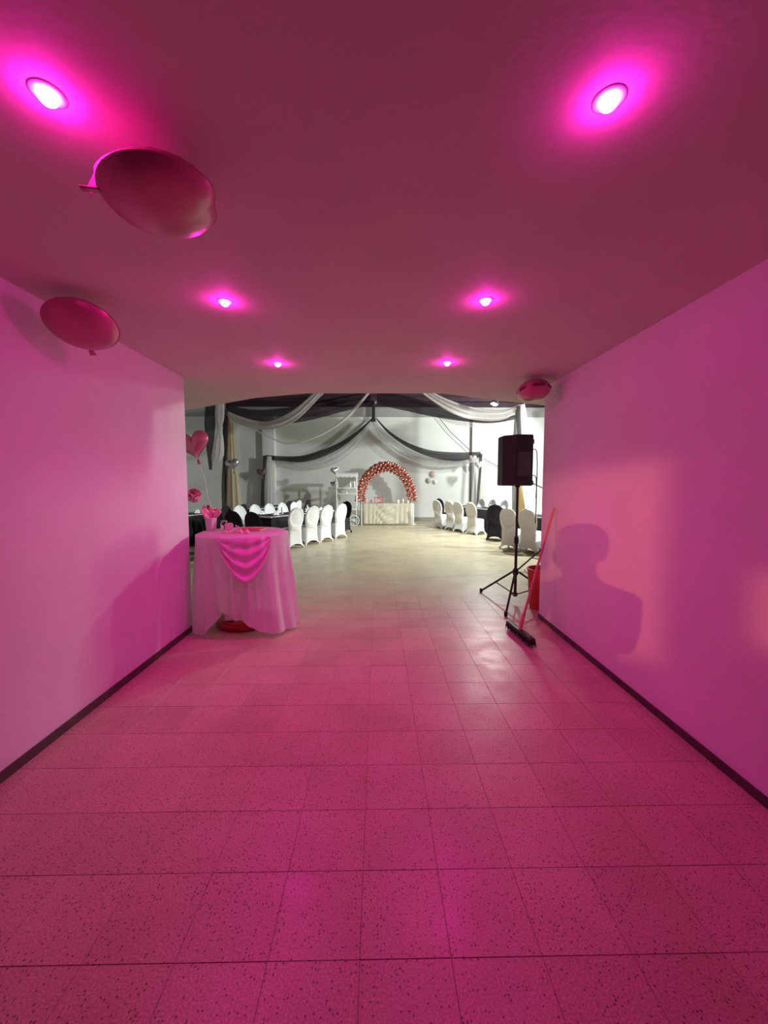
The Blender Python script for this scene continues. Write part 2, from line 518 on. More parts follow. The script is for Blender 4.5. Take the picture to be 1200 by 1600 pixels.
# ================================================================== LAMPS
emit('lamp_magenta', DOWN_COL, DOWN_GLOW)
SPOTS = [(0, -0.91, 1.19, 'nearest magenta downlight above the left side of corridor'),
         (0, 0.65, 1.18, 'nearest magenta downlight above the right side of corridor'),
         (1, -0.90, 2.44, 'middle magenta downlight of the left ceiling row'),
         (1, 0.635, 2.40, 'middle magenta downlight of the right ceiling row'),
         (2, -0.89, 3.65, 'farthest magenta downlight of the left ceiling row, by the hall'),
         (2, 0.62, 3.60, 'farthest magenta downlight of the right ceiling row, by the hall')]
ring = MB().lathe([(.030, 0), (.030, -.003), (.036, -.004), (.043, -.002), (.045, 0)], 32, cap=False).mesh('trim_ring', 'white_trim')
dome_prof = [(.027 * math.sin(q), -.002 - .028 * math.cos(q)) for q in [PI / 2 * k / 7 for k in range(8)]]
lens_me = MB().lathe(dome_prof, 28, cap=False).mesh('lens', 'lamp_magenta')
for row, x, y, lab in SPOTS:
    L = thing('ceiling_downlight', lab, 'downlight', (x, y, ZC), 0, 'magenta downlights in two ceiling rows')
    part('trim_ring', ring, L)
    part('lens', lens_me, L)
    ld = bpy.data.lights.new('downlight_beam', 'SPOT'); ld.energy = DOWN_W[row]; ld.color = DOWN_COL
    ld.spot_size = math.radians(132); ld.spot_blend = 1.0; ld.shadow_soft_size = .03
    lo = bpy.data.objects.new('downlight_beam', ld); COL.objects.link(lo); lo.parent = L; lo.location = (0, 0, -.06)

# white flood lamp in the hall
def floodlight(pos, label, watts, aim, rod_top, cone=160):
    F = thing('floodlight', label, 'floodlight', pos)
    d = Vector(aim).normalized()
    q = d.to_track_quat('-Z', 'Y').to_matrix().to_4x4()
    MB().bevbox((-.11, -.085, .012), (.11, .085, .07), .012, q).build('housing', 'dark_metal', F)
    m = MB()
    for k in range(7): m.box((-.095 + k * .030, -.07, .07), (-.088 + k * .030, .07, .10), q)
    m.build('heat_sink', 'dark_metal', F)
    MB().bevbox((-.095, -.07, .002), (.095, .07, .011), .003, q).build('lens', 'flood_lens', F)
    MB().tube([q @ Vector((-.125, 0, .03)), q @ Vector((-.125, 0, .16)), q @ Vector((.125, 0, .16)), q @ Vector((.125, 0, .03))], .008, 8).build('bracket', 'dark_metal', F)
    MB().tube([q @ Vector((0, 0, .16)), Vector((0, 0, rod_top - pos[2]))], .010, 8).build('hanging_rod', 'dark_metal', F)
    ld = bpy.data.lights.new('flood_light', 'SPOT'); ld.spot_size = math.radians(cone); ld.spot_blend = .65; ld.energy = watts; ld.color = FLOOD_COL; ld.shadow_soft_size = .16
    lo = bpy.data.objects.new('flood_light', ld); COL.objects.link(lo); lo.parent = F
    lo.location = d * .03
    lo.rotation_euler = d.to_track_quat('-Z', 'Y').to_euler()
    return F
emit('flood_lens', (0.85, 1.0, 1.0), 60)
floodlight(FLOOD_POS, 'glaring white floodlight hanging under the dark roof above the speaker', FLOOD_W, (-.52, -.05, -1), HZ, 136)
floodlight(Vector((7.0, 7.7, 3.7)), 'second white floodlight on the far right of the hall behind the corridor wall', SIDE_FLOOD_W, (-.77, .64, -.10), HZ, 152)

floodlight(Vector((6.6, 13.4, 4.1)), 'third white floodlight, added unseen near the back right corner of the hall', BACK_FILL_W, (-.85, .35, -.55), HZ, 165)  # added hidden lamp that brightens the back wall

# wall lamp in the room behind the photographer
L = thing('wall_lamp', 'small warm bulkhead lamp in the room behind the photographer', 'lamp', REAR_POS)
MB().lathe([(.0, -.01), (.05, -.01), (.06, .0), (.05, .02), (0, .02)], 20, T(-.1, -.2, 0) @ RY(PI / 2)).build('base', 'white_trim', L)
MB().tube([(-.1, -.2, 0), (-.05, -.19, 0), (-.012, -.05, 0)], .008, 8).build('arm', 'white_trim', L)
MB().lathe([(0, -.05), (.02, -.05), (.022, -.035), (.015, -.02), (0, -.02)], 14, RX(-PI / 2)).build('holder', 'white_trim', L)
ld = bpy.data.lights.new('lamp_bulb', 'POINT'); ld.energy = REAR_W; ld.color = REAR_COL; ld.shadow_soft_size = .016
lo = bpy.data.objects.new('lamp_bulb', ld); COL.objects.link(lo); lo.parent = L

# ================================================================== CHAIRS
def se(q, a, b, p):        # superellipse point
    c, s_ = math.cos(q), math.sin(q)
    return a * math.copysign(abs(c) ** (2 / p), c), b * math.copysign(abs(s_) ** (2 / p), s_)
def chair_meshes(cm):
    def back(side):
        def fn(i, j):
            u = -1 + 2 * i; v = j
            z = .44 + .56 * v
            if v < .5: w = .180 + .045 * smooth(v / .5)
            else: w = .225 * max(1 - ((v - .5) / .5) ** 2.4, 0) ** .5
            w = max(w, .004)
            yc = -.195 - .10 * v ** 1.3 + .03 * (abs(u) ** 2) * (1 - v * .4)
            e = (u * w / .185) ** 2 + ((z - .755) / .215) ** 2
            th = .007 + .019 * smooth((e - .80) / .25)
            th *= max(1 - abs(u) ** 6, 0) ** .5 * (1 if v < .97 else .5)
            return Vector((u * w, yc + side * th, z))
        return fn
    m = MB(); m.grid(back(-1), 16, 18); m.grid(back(1), 16, 18)
    back_me = m.mesh('backrest', cm)
    def sk(i, j):
        q = 2 * PI * i + PI / 4
        f = j
        c = abs(math.sin(2 * (q)))          # 1 at the corners
        c = c ** 1.5
        w0 = .205; mid = .188 + .018 * c; bot = .205 + .035 * c
        w = w0 + (mid - w0) * smooth(f / .5) if f < .5 else mid + (bot - mid) * ((f - .5) / .5) ** 1.6
        x, y = se(q, w, w, 5)
        zb = .035 + .075 * (1 - c)
        return Vector((x, y, .455 + (zb - .455) * f))
    skirt_me = MB().grid(sk, 48, 10, wrap=True).mesh('skirt', cm)
    def st(i, j):
        q = 2 * PI * i; f = j
        w = .205 * math.cos(f * PI / 2 * .999)
        x, y = se(q, w, w, 5 - 2 * f)
        return Vector((x, y, .452 + .038 * math.sin(f * PI / 2) ** .7))
    seat_me = MB().grid(st, 32, 6, wrap=True).mesh('seat', cm)
    foot_me = MB().lathe([(.020, 0), (.024, .012), (.022, .05), (.014, .075)], 10).mesh('foot', cm)
    return back_me, skirt_me, seat_me, foot_me
CM = {'white': chair_meshes('white_cloth'), 'black': chair_meshes('black_cloth')}
PROTO = {}
def chair(kind, x, y, face, label, group):
    """face = direction (x, y) the seat looks towards"""
    rz = math.atan2(-face[0], face[1])
    if kind not in PROTO:
        r = thing('banquet_chair', label, 'chair', (x, y, 0), rz, group)
        bk, sk, st, ft = CM[kind]
        part('backrest', bk, r); part('skirt', sk, r); part('seat', st, r)
        for sx in (-1, 1):
            for sy in (-1, 1):
                p = part('foot', ft, r); p.location = (sx * .207, sy * .207, 0)
        PROTO[kind] = r
        return r
    r = copy_tree(PROTO[kind])
    r.location = (x, y, 0); r.rotation_euler = (0, 0, rz)
    return tag(r, label, 'chair', group)

# ================================================================== LONG BLACK TABLES
def long_table(cx, cy, ax, length, width, label, cloth_label, z=.76):
    rz = math.atan2(ax[1], ax[0])
    t = thing('folding_table', label, 'table', (cx, cy, 0), rz, 'long banquet tables')
    MB().bevbox((-length/2 + .02, -width/2 + .02, z - .03), (length/2 - .02, width/2 - .02, z), .006).build('tabletop', 'white_trim', t)
    for sx in (-1, 1):
        for sy in (-1, 1):
            MB().tube([(sx * (length/2 - .15), sy * (width/2 - .12), 0), (sx * (length/2 - .15), sy * (width/2 - .12), z - .03)], .016, 8).build('leg', 'dark_metal', t)
    def fn(i, j):
        q = 2 * PI * i
        a, b = length / 2, width / 2
        # point on a rounded rectangle, walked evenly
        P = 2 * (length + width); s = i * P
        if s < length: x, y, nx, ny = -a + s, -b, 0, -1
        elif s < length + width: x, y, nx, ny = a, -b + (s - length), 1, 0
        elif s < 2 * length + width: x, y, nx, ny = a - (s - length - width), b, 0, 1
        else: x, y, nx, ny = -a, b - (s - 2 * length - width), -1, 0
        if j < .12:
            k = j / .12
            return Vector((x * k, y * k, z + .003))
        f = (j - .12) / .88
        wv = .008 + .022 * f * (1 + math.sin(s * 17 + math.sin(s * 5) * 2)) * .6
        return Vector((x + nx * wv, y + ny * wv, z + .003 - f * (z - .012)))
    c = MB().grid(fn, 120, 9, wrap=True).build('tablecloth', 'black_cloth')
    c.location = (cx, cy, 0); c.rotation_euler = (0, 0, rz)
    tag(c, cloth_label, 'tablecloth', 'black tablecloths')
    return Matrix.Translation((cx, cy, 0)) @ Matrix.Rotation(rz, 4, 'Z')

plate_me = MB().lathe([(0, 0), (.07, 0), (.085, .006), (.13, .018), (.132, .021), (.085, .010), (0, .006)], 24).mesh('plate', 'white_ceramic')
def nap(i, j):
    q = PI * i
    r = .10 * (1 if j > .5 else .15)
    k = .012 * math.sin(i * PI * 9)
    return Vector((r * math.cos(q), k * (j + .2), .004 + r * math.sin(q) * 1.05))
napkin_me = MB().grid(nap, 27, 3).mesh('napkin', 'white_cloth')
def setting(M, x, y, rz, z, lab, which):
    p = part('dinner_plate', plate_me, None); p.location = M @ Vector((x, y, z)); p.rotation_euler = (0, 0, 0)
    tag(p, which + ' plate on ' + lab, 'plate', 'white plates laid on ' + lab)
    q = part('napkin', napkin_me, None); q.location = M @ Vector((x, y, z + .004)); q.rotation_euler = (0, 0, M.to_euler().z + rz)
    tag(q, 'fan-folded napkin on ' + which + ' plate, ' + lab, 'napkin', 'fan-folded napkins on ' + lab)
candle_prof = [(.03, 0), (.032, .01), (.028, .02), (.022, .024), (.022, .16), (.018, .168), (0, .168)]
def candle(M, x, y, z, lab):
    o = thing('candle', lab, 'candle', M @ Vector((x, y, z)))
    MB().lathe([(0, 0), (.045, 0), (.05, .008), (.03, .014), (0, .014)], 18).build('holder', 'white_ceramic', o)
    MB().lathe([(.022, .014), (.022, .17), (.017, .178), (0, .178)], 16).build('wax', 'white_ceramic', o)
    MB().tube([(0, 0, .178), (.002, 0, .192)], .002, 6).build('wick', 'black_plastic', o)

# --- table A, left of the aisle
uA = Vector((.465, .885)).normalized(); nA = Vector((-uA.y, uA.x))
faceA = Vector((-.74, .67))
rowA = [Vector((-1.99, 9.52)), Vector((-1.70, 10.13)), Vector((-1.40, 10.60)), Vector((-1.08, 11.28))]
nth = ['nearest', 'second', 'third', 'farthest']
gA = 'white chairs along the left table'
for k, p in enumerate(rowA):
    c = p + faceA.normalized() * .16
    chair('white', c.x, c.y, faceA, '%s of four white-covered chairs backing onto aisle at left black table' % nth[k], gA)
cA = Vector((-1.50, 10.35)) + nA * .92 + uA * .12
MA = long_table(cA.x, cA.y, uA, 2.75, .78, 'long banquet table under black cloth left of the aisle', 'black cloth over the long table left of the aisle', )
for k in range(5):
    p = cA + nA * .66 + uA * (-1.12 + .55 * k)
    chair('white', p.x, p.y, -nA, '%s white-covered chair on far side of left black table' % ['nearest', 'second nearest', 'middle', 'second farthest', 'farthest'][k], 'white chairs behind the left table')
for k in range(4):
    for s in (-1, 1):
        setting(MA, -1.0 + .62 * k, s * .24, 0 if s < 0 else PI, .764, 'black table left of aisle', nth[k] + (' aisle-side' if s < 0 else ' far-side'))
candle(MA, -.55, -.02, .764, 'white candle standing among plates on left black table')
candle(MA, .6, .05, .764, 'white candle at far end of left black table')
# black chairs round the near end of table A
for px, top, lab, fc in ((363, 797, 'black-covered chair behind the pink table, further left of two', (.35, .94)), (394, 799, 'black-covered chair behind the pink table, closer to the white candle', (.40, .92))):
    Y = .55 * FPX / (top - 756)
    q = at(px, top, Y)
    chair('black', q.x + fc[0] * .25, q.y + fc[1] * .25, fc, lab, 'black chairs behind pink table')
q = rowA[3] + Vector((.12, .62))
chair('black', -1.12, 12.5, (-.46, -.88), 'black-covered chair at far end of left table behind the last white chair', 'black chairs left of aisle')
# --- table B further left, table E behind
uB = Vector((.30, .95)).normalized()
MBm = long_table(-4.95, 10.6, uB, 2.4, .78, 'long banquet table under black cloth beside the left hall pillar', 'black cloth over the table beside the left hall pillar')
for k, (x, y, fc, lab) in enumerate(((-3.72, 8.95, (-.5, .87), 'black-covered chair half hidden behind the pink paper flowers'),
                          (-4.10, 10.2, (-.93, .3), 'tilted-looking black-covered chair between flowers and draped pillar'),
                          (-3.95, 11.05, (-.93, .3), 'black-covered chair in front of the champagne pillar drape'))):
    chair('black', x, y, fc, lab, 'black chairs at the pillar table')
for k in range(3): setting(MBm, -.7 + .7 * k, -.2, 0, .764, 'table beside left pillar', ['nearest', 'middle', 'farthest'][k])
uE = Vector((.3, .95)).normalized()
ME = long_table(-3.75, 13.9, uE, 2.2, .78, 'black-clothed banquet table farthest back on the left side', 'black cloth over farthest table on the left')
for k, (x, y, kd) in enumerate(((-3.12, 13.0, 'black'), (-2.92, 13.6, 'white'), (-2.72, 14.25, 'black'))):
    chair(kd, x, y, (-.95, .3), ['black-covered chair top showing between the white chairs of left table', 'white-covered chair of the farthest left table, between two black ones', 'black-covered chair farthest back on the left, under the wall'][k], 'chairs of the farthest left table')
# --- table C right
uC = Vector((.40, -.917)).normalized(); nC = Vector((-uC.y, uC.x))
faceC = Vector((.80, .60))
rowC = [Vector((2.10, 13.72)), Vector((2.42, 13.12)), Vector((2.60, 12.62)), Vector((2.87, 12.0))]
for k, p in enumerate(rowC):
    c = p + faceC * .18
    chair('white', c.x, c.y, faceC, '%s of four white-covered chairs backing onto aisle at right black table' % ['farthest', 'third nearest', 'second nearest', 'nearest'][k], 'white chairs along the right table')
cC = Vector((2.5, 12.87)) + nC * 1.0
MC = long_table(cC.x, cC.y, uC, 2.6, .78, 'long banquet table under black cloth right of the aisle', 'black cloth over the long table right of the aisle')
for k in range(4):
    p = cC + nC * .68 + uC * (-1.05 + .62 * k)
    chair('white', p.x, p.y, -nC, '%s white-covered chair on far side of right black table' % ['farthest', 'second farthest', 'second nearest', 'nearest'][k], 'white chairs behind the right table')
for k in range(4):
    for s in (-1, 1): setting(MC, -.95 + .62 * k, s * .24, 0 if s < 0 else PI, .764, 'black table right of aisle', nth[3 - k] + (' far-side' if s > 0 else ' aisle-side'))
chair('black', 2.47, 14.78, (.55, -.83), 'black-covered chair behind the farthest white chair right of the aisle', 'black chairs right of aisle')
chair('black', 3.27, 10.92, (.35, .94), 'black-covered chair left of speaker pole, at near end of right table', 'black chairs right of aisle')
# --- table D, near right
uD = Vector((.55, -.835)).normalized(); nD = Vector((-uD.y, uD.x))
faceD = Vector((.72, .69))
for k, p in enumerate((Vector((3.09, 9.22)), Vector((3.38, 8.80)), Vector((3.80, 8.42)))):
    c = p + faceD * .17
    chair('white', c.x, c.y, faceD, ['white-covered chair with its back crossed by the speaker pole', 'white-covered chair just right of the speaker pole', 'white-covered chair mostly hidden by the right corridor wall'][k], 'white chairs of the near right table')
MD = long_table(4.28, 9.35, uD, 1.7, .78, 'black-clothed table half hidden behind right corridor wall', 'black cloth over the table half hidden by right wall')
for k in range(2): setting(MD, -.55 + .6 * k, -.22, 0, .764, 'table behind the right wall', ['farther', 'nearer'][k])
chair('white', 4.80, 12.0, (-.3, -.95), 'white-covered chair seen under the speaker cable by right wall', 'chairs right behind speaker')
chair('black', 4.95, 13.5, (.95, -.3), 'black-covered chair edge-on behind the speaker pole, by gold drape', 'chairs right behind speaker')

# ================================================================== CAKE TABLE, ARCH, CART
YT = 14.75
a, b = at(564, 821, YT), at(647, 821, YT)
tz = at(600, 787, YT).z
t = thing('cake_table', 'white cake table with slim side posts under the rose balloon arch', 'table', ((a.x + b.x) / 2, YT + .38, 0))
hw = (b.x - a.x) / 2
MB().bevbox((-hw, -.36, tz - .035), (hw, .36, tz), .008).build('tabletop', 'white_metal', t)
for sx in (-1, 1):
    for sy in (-1, 1):
        MB().bevbox((sx * hw - (.05 if sx > 0 else 0), sy * .33 - .025, 0), (sx * hw + (0 if sx > 0 else .05), sy * .33 + .025, tz - .035), .006).build('leg', 'white_metal', t)
cw = hw - .09
def cl(i, j):
    x = -cw + 2 * cw * i
    z = tz + .006
    if j < .25: return Vector((x, .34 - .715 * (j / .25), z))
    f = (j - .25) / .75
    gath = math.exp(-((i - .46) / .16) ** 2)
    w = .016 * math.sin(i * 34 + 5 * f * gath) * (.4 + f) + .035 * gath * math.sin(16 * (f + .8 * (i - .46)))
    return Vector((x, -.375 - .012 - abs(w) * .9, z - f * (tz - .045)))
c = MB().grid(cl, 90, 24).build('tablecloth', 'beige_satin', thick=.004)
c.location = t.location
tag(c, 'beige satin cloth gathered on front of the cake table', 'tablecloth')

# balloon arch
arch = thing('balloon_arch', 'rose gold balloon arch curving over the cake table', 'balloon arch', (0, 0, 0))
YA = 15.25
ac = at(603.5, 784, YA); rm = (at(603.5, 784, YA) - at(563.5, 784, YA)).length
arch.location = (ac.x, YA, 0)
zc0 = ac.z
yscale = (at(603, 730, YA).z - zc0) / rm
MB().tube([(-rm * math.cos(PI * k / 40), 0, zc0 + rm * yscale * math.sin(PI * k / 40)) for k in range(41)], .02, 8).build('hoop', 'white_metal', arch)
for sx in (-1, 1):
    MB().tube([(sx * rm, 0, 0), (sx * rm, 0, zc0)], .018, 8).build('stand_post', 'white_metal', arch)
    MB().bevbox((sx * rm - .15, -.2, 0), (sx * rm + .15, .2, .02), .004).build('stand_foot', 'white_metal', arch)
bal_prof = [(0.0, 0), (.012, .004), (.012, .012), (.022, .028), (.045, .075), (.064, .125), (.070, .160), (.060, .200), (.036, .232), (0, .245)]
bal_me = MB().lathe(bal_prof, 12).mesh('balloon', 'rose_gold')
NS = 38
for k in range(NS):
    q = PI * (k + .5) / NS
    base = Vector((-rm * math.cos(q), 0, zc0 + rm * yscale * math.sin(q)))
    rad = Vector((-math.cos(q), 0, math.sin(q)))
    for w in range(5):
        an = w * PI * .4 + (PI / 5 if k % 2 else 0) + random.uniform(-.15, .15)
        d = (rad * math.cos(an) + Vector((0, 1, 0)) * math.sin(an)).normalized()
        d = (d + rad * .25).normalized()
        o = part('balloon', bal_me, arch)
        o.location = base + d * .01
        o.rotation_euler = d.to_track_quat('Z', 'Y').to_euler()
        s = random.uniform(.86, 1.02) * (1.0 if d.dot(rad) > .2 else .82)
        o.scale = (s, s, s)

# things on the cake table
tc = t.location
def on_table(px, dy=0.0): return Vector((at(px, 786, YT + .3 + dy).x, YT + .3 + dy, tz + .006 + .004))
p = on_table(592)
o = thing('cake_stand', 'red openwork cake stand in the middle of the cake table', 'cake stand', p)
for sx in (-1, 1):
    for sy in (-1, 1): MB().tube([(sx * .15, sy * .12, 0), (sx * .15, sy * .12, .20)], .012, 8).build('leg', 'red_paper', o)
MB().bevbox((-.19, -.15, .20), (.19, .15, .222), .005).build('top', 'red_paper', o)
MB().bevbox((-.17, -.13, .0), (.17, .13, .014), .004).build('lower_shelf', 'red_paper', o)
m = MB(); m.tube([(.07 * math.cos(q), -.13, .11 + .07 * math.sin(q)) for q in [2 * PI * k / 20 for k in range(21)]], .009, 6); m.build('ring_ornament', 'red_paper', o)
for px, lab, mt, hh in ((572, 'small pink dessert jar left on the cake table', 'pink_paper', .17), (580, 'low pink dessert cup beside the red cake stand', 'pink_paper', .12), (622, 'small white bottle right on the cake table', 'white_ceramic', .16), (629, 'pale pink bottle near right end of the cake table', 'pale_foil', .19), (637, 'short cream jar at right end of the cake table', 'cream_rosette', .13)):
    o = thing('dessert_jar', lab, 'jar', on_table(px, random.uniform(-.08, .12)), 0, 'jars on the cake table')
    MB().lathe([(0, 0), (.045, 0), (.05, .01), (.05, hh * .65), (.03, hh * .8), (.028, hh * .86), (0, hh * .86)], 16).build('body', mt, o)
    MB().lathe([(0, hh * .86), (.034, hh * .86), (.034, hh), (0, hh)], 14).build('lid', 'gold', o)

# candy cart
YK = 14.55
a, b = at(526, 800, YK), at(557, 800, YK)
kx = (a.x + b.x) / 2; kw = (b.x - a.x) / 2
cart = thing('candy_cart', 'white candy cart with spoked wheels and shelves left of the arch', 'cart', (kx, YK + .25, 0))
ztop = at(540, 741, YK).z
for sx in (-1, 1):
    for sy in (-.2, .2):
        MB().bevbox((sx * kw - .018, sy - .018, .12), (sx * kw + .018, sy + .018, ztop - .05), .004).build('post', 'white_metal', cart)
for py in (795, 771, 762):
    z = at(540, py, YK).z
    MB().bevbox((-kw - .01, -.22, z - .03), (kw + .01, .22, z), .006).build('shelf', 'white_metal', cart)
def can(i, j):
    q = i * 2 - 1
    x = (kw + .04) * q
    if j < .2: return Vector((x, -.27, ztop - .10 + .10 * (j / .2) - (.025 * abs(math.sin(i * PI * 5)) if j == 0 else 0)))
    if j > .8: return Vector((x, .27, ztop - .10 * ((j - .8) / .2)))
    f = (j - .2) / .6
    return Vector((x, -.27 + .54 * f, ztop + .06 * math.sin(PI * f)))
MB().grid(can, 40, 10).build('canopy', 'white_cloth', cart, thick=.006)
def wheel(loc, nm='wheel'):
    w = MB().tube([(.185 * math.cos(q), 0, .185 * math.sin(q)) for q in [2 * PI * k / 32 for k in range(33)]], .016, 8, cap=False).build(nm, 'white_metal', cart, loc=loc)
    for k in range(8):
        q = PI * k / 4
        MB().tube([(0, 0, 0), (.18 * math.cos(q), 0, .18 * math.sin(q))], .008, 6).build('spoke', 'white_metal', w)
    MB().lathe([(0, -.03), (.035, -.03), (.035, .03), (0, .03)], 14, RX(PI / 2)).build('hub', 'white_metal', w)
wx = at(553, 813, YK).x - kx
wheel((wx, -.25, .20)); wheel((wx, .25, .20))
MB().tube([(wx, -.25, .20), (wx, .25, .20)], .012, 8).build('axle', 'white_metal', cart)
MB().bevbox((-kw - .05, -.22, .19), (wx, -.19, .22), .004).build('chassis_bar', 'white_metal', cart)
MB().bevbox((-kw - .05, .19, .19), (wx, .22, .22), .004).build('chassis_bar', 'white_metal', cart)
MB().tube([(-kw - .02, 0, .2), (-kw - .02, 0, 0)], .016, 8).build('prop_leg', 'white_metal', cart)
def cart_item(px, py, nm, lab, mt, r, hh):
    z = at(540, py, YK).z
    o = thing(nm, lab, nm.split('_')[-1], (at(px, py, YK + .15).x, YK + .2, z))
    MB().lathe([(0, 0), (r, 0), (r * 1.05, .01), (r, hh * .6), (r * .5, hh * .8), (r * .45, hh * .88), (0, hh * .88)], 14).build('body', mt, o)
    MB().lathe([(0, hh * .88), (r * .55, hh * .88), (r * .55, hh), (0, hh)], 12).build('cap', 'gold', o)
cart_item(547, 762, 'white_bottle', 'white bottle on upper shelf of the candy cart', 'white_ceramic', .04, .22)
cart_item(553, 762, 'white_bottle', 'taller white bottle at right end of cart upper shelf', 'white_ceramic', .045, .27)
cart_item(541, 771, 'dessert_jar', 'small pale jar on middle shelf of the candy cart', 'cream_rosette', .04, .09)
cart_item(537, 795, 'dessert_jar', 'low white jar on bottom shelf of the candy cart', 'white_ceramic', .05, .12)

# ================================================================== FOIL HEARTS AND OTHER BALLOONS
HEART = []
for k in range(48):
    t_ = 2 * PI * k / 48
    x = 16 * math.sin(t_) ** 3
    z = 13 * math.cos(t_) - 5 * math.cos(2 * t_) - 2 * math.cos(3 * t_) - math.cos(4 * t_)
    HEART.append((x / 17.0, (z + 2.5) / 17.0))
BLOB = [((1 + .07 * math.cos(2 * q) - .10 * math.exp(-((q - PI / 2) / .35) ** 2)) * math.cos(q), (1 + .07 * math.cos(2 * q) - .10 * math.exp(-((q - PI / 2) / .35) ** 2)) * math.sin(q) * 1.02) for q in [2 * PI * k / 48 for k in range(48)]]
ROUND = [(math.cos(2 * PI * k / 48), math.sin(2 * PI * k / 48)) for k in range(48)]
def foil_mesh(outline, w, t, mt, notch=(0, 0)):
    m = MB(); N = len(outline); rings = [1.0, .93, .82, .66, .46, .24, .02]
    for side in (-1, 1):
        vs = []
        for s in rings:
            for k, (x, z) in enumerate(outline):
                th = t * max(1 - s ** 2.6, 0) ** .62
                wr = .012 * w * math.sin(k * 9) * (1 if s == .93 else .4 if s == .82 else 0)
                vs.append((x * s * w, side * (th + wr), z * s * w))
        fs = []
        for i in range(len(rings) - 1):
            for k in range(N):
                k2 = (k + 1) % N
                fs.append((i*N+k, i*N+k2, (i+1)*N+k2, (i+1)*N+k))
        fs.append(tuple((len(rings)-1)*N + k for k in range(N)))
        m.add(vs, fs)
    # flat welded seam
    vs = []
    for s in (1.0, 1.035):
        for x, z in outline: vs.append((x * s * w, 0, z * s * w))
    m.add(vs, [(k, (k+1) % N, N + (k+1) % N, N + k) for k in range(N)])
    return m.mesh('foil', mt)
def heart(loc, w, mt, label, rot=(0, 0, 0), t=.32, outline=HEART, cat='balloon', string=None, group=None, tail=-1.0):
    o = thing('heart_balloon' if outline is HEART else 'foil_balloon', label, cat, loc, 0, group)
    o.rotation_euler = rot
    part('foil_body', foil_mesh(outline, w, w * t, mt), o)
    zt = min(z for x, z in outline) * w * 1.03
    MB().add([(-.012, 0, zt + .006), (.012, 0, zt + .006), (.02, .003, zt - .05), (-.016, -.002, zt - .05)], [(0, 1, 2, 3)]).build('filling_tail', mt, o, thick=.002)
    if string:
        MB().tube([(0, 0, zt - .04), (.012, .01, zt - .04 - string * .3), (-.01, -.008, zt - .04 - string * .7), (.006, 0, zt - .04 - string)], .0022, 6).build('ribbon', 'white_trim', o)
    return o
# big dark balloon against the ceiling, near left
p = floor_at(254, 310, 2.51)
big = heart(p, .188, 'pink_foil', 'large pink foil balloon against ceiling beside the near left downlight', (math.radians(84), 0, math.radians(110)), .36, BLOB)
rb = [floor_at(x, y, 2.53) - Vector(p) for x, y in ((186, 246), (166, 254), (152, 268), (150, 280), (139, 300))]
mi = big.matrix_basis.to_3x3().inverted() if False else Matrix.Rotation(math.radians(110), 3, 'Z') @ Matrix.Rotation(math.radians(84), 3, 'X')
mi = mi.inverted()
def curl(i, j):
    c_ = Vector(catmull([tuple(v) for v in rb], i)); w_ = .012 * (1 - .6 * i)
    return mi @ (c_ + Vector((w_ * (j - .5) * 2, 0, -.018 * (j - .5) * 2)))
MB().grid(curl, 20, 2).build('seam_highlight', 'pink_paper', big, thick=.001)  # pale strip modelled in place of the seam's lamp-lit highlight
p = floor_at(128, 508, 2.47)
heart(p, .180, 'pink_foil', 'round pink foil balloon in corner between ceiling and left wall', (math.radians(62), 0, math.radians(22)), .40, ROUND)
p = floor_at(834, 610, 2.50)
heart(p, .165, 'pink_foil', 'pink foil balloon pressed under ceiling at end of right wall', (math.radians(80), 0, .3), .60, ROUND)
p = at(303, 697, 4.55)
heart(p, .185, 'pink_foil', 'pink heart balloon peeking past the end of left wall', (0, math.radians(-14), .15), .34, string=.55)
for px, py, Y, w, mt, lab in ((363, 727, 11.95, .22, 'silver_foil', 'silver heart balloon tied on the left pillar drape'),
                              (409, 739, 15.9, .20, 'dark_foil', 'dark purple heart balloon left of the back wall pilaster'),
                              (738, 717, 15.93, .17, 'pale_foil', 'pale pink heart balloon on right end of the black swag'),
                              (748, 727, 15.7, .18, 'pale_foil', 'pale pink heart balloon hanging lower, above the right drape'),
                              (523, 736, 14.6, .17, 'silver_foil', 'silver heart balloon above left corner of the candy cart'),
                              (521, 757, 14.75, .13, 'silver_foil', 'small grey heart balloon beside the cart shelves')):
    if mt == 'dark_foil' and 'dark_foil' not in MATS: mat('dark_foil', (0.16, 0.09, 0.11), 0.4, metal=.3)
    heart(at(px, py, Y), w, mt, lab, (0, random.uniform(-.2, .2), random.uniform(-.5, .5)), .42, group='foil hearts in the hall')

# tissue flower on the wall end, and the rosettes on the back wall
def rosette(loc, r, mt, label, n=14, rot=(0, 0, 0), cat='paper rosette'):
    o = thing('paper_rosette', label, cat, loc); o.rotation_euler = rot
    for layer, k in ((1.0, 0), (.66, 1), (.36, 2)):
        def fn(i, j):
            q = 2 * PI * i
            rr = r * layer * j
            return Vector((rr * math.cos(q), -.012 * k - .02 * (1 - j) * layer + .25 * r * .12 * math.sin(q * n) * j, rr * math.sin(q)))
        MB().grid(fn, n * 4, 3, wrap=True).build('pleated_disc', mt, o, thick=.0015)
    MB().lathe([(0, 0), (r * .14, 0), (r * .1, r * .1), (0, r * .12)], 12, T(0, -.03, 0) @ RX(PI / 2)).build('button', mt, o)
rosette(at(676, 741, 16.475), .14, 'pink_rosette', 'largest pinkish paper rosette on the back wall right of arch')
rosette(at(669.5, 751, 16.48), .12, 'grey_rosette', 'grey paper rosette lower left of the wall trio')
rosette(at(679.5, 753, 16.48), .10, 'cream_rosette', 'small cream paper rosette lower right of the wall trio')
o = thing('tissue_pompom', 'pink tissue pompom hanging at end of the left wall', 'pompom', at(303, 774, 4.42))
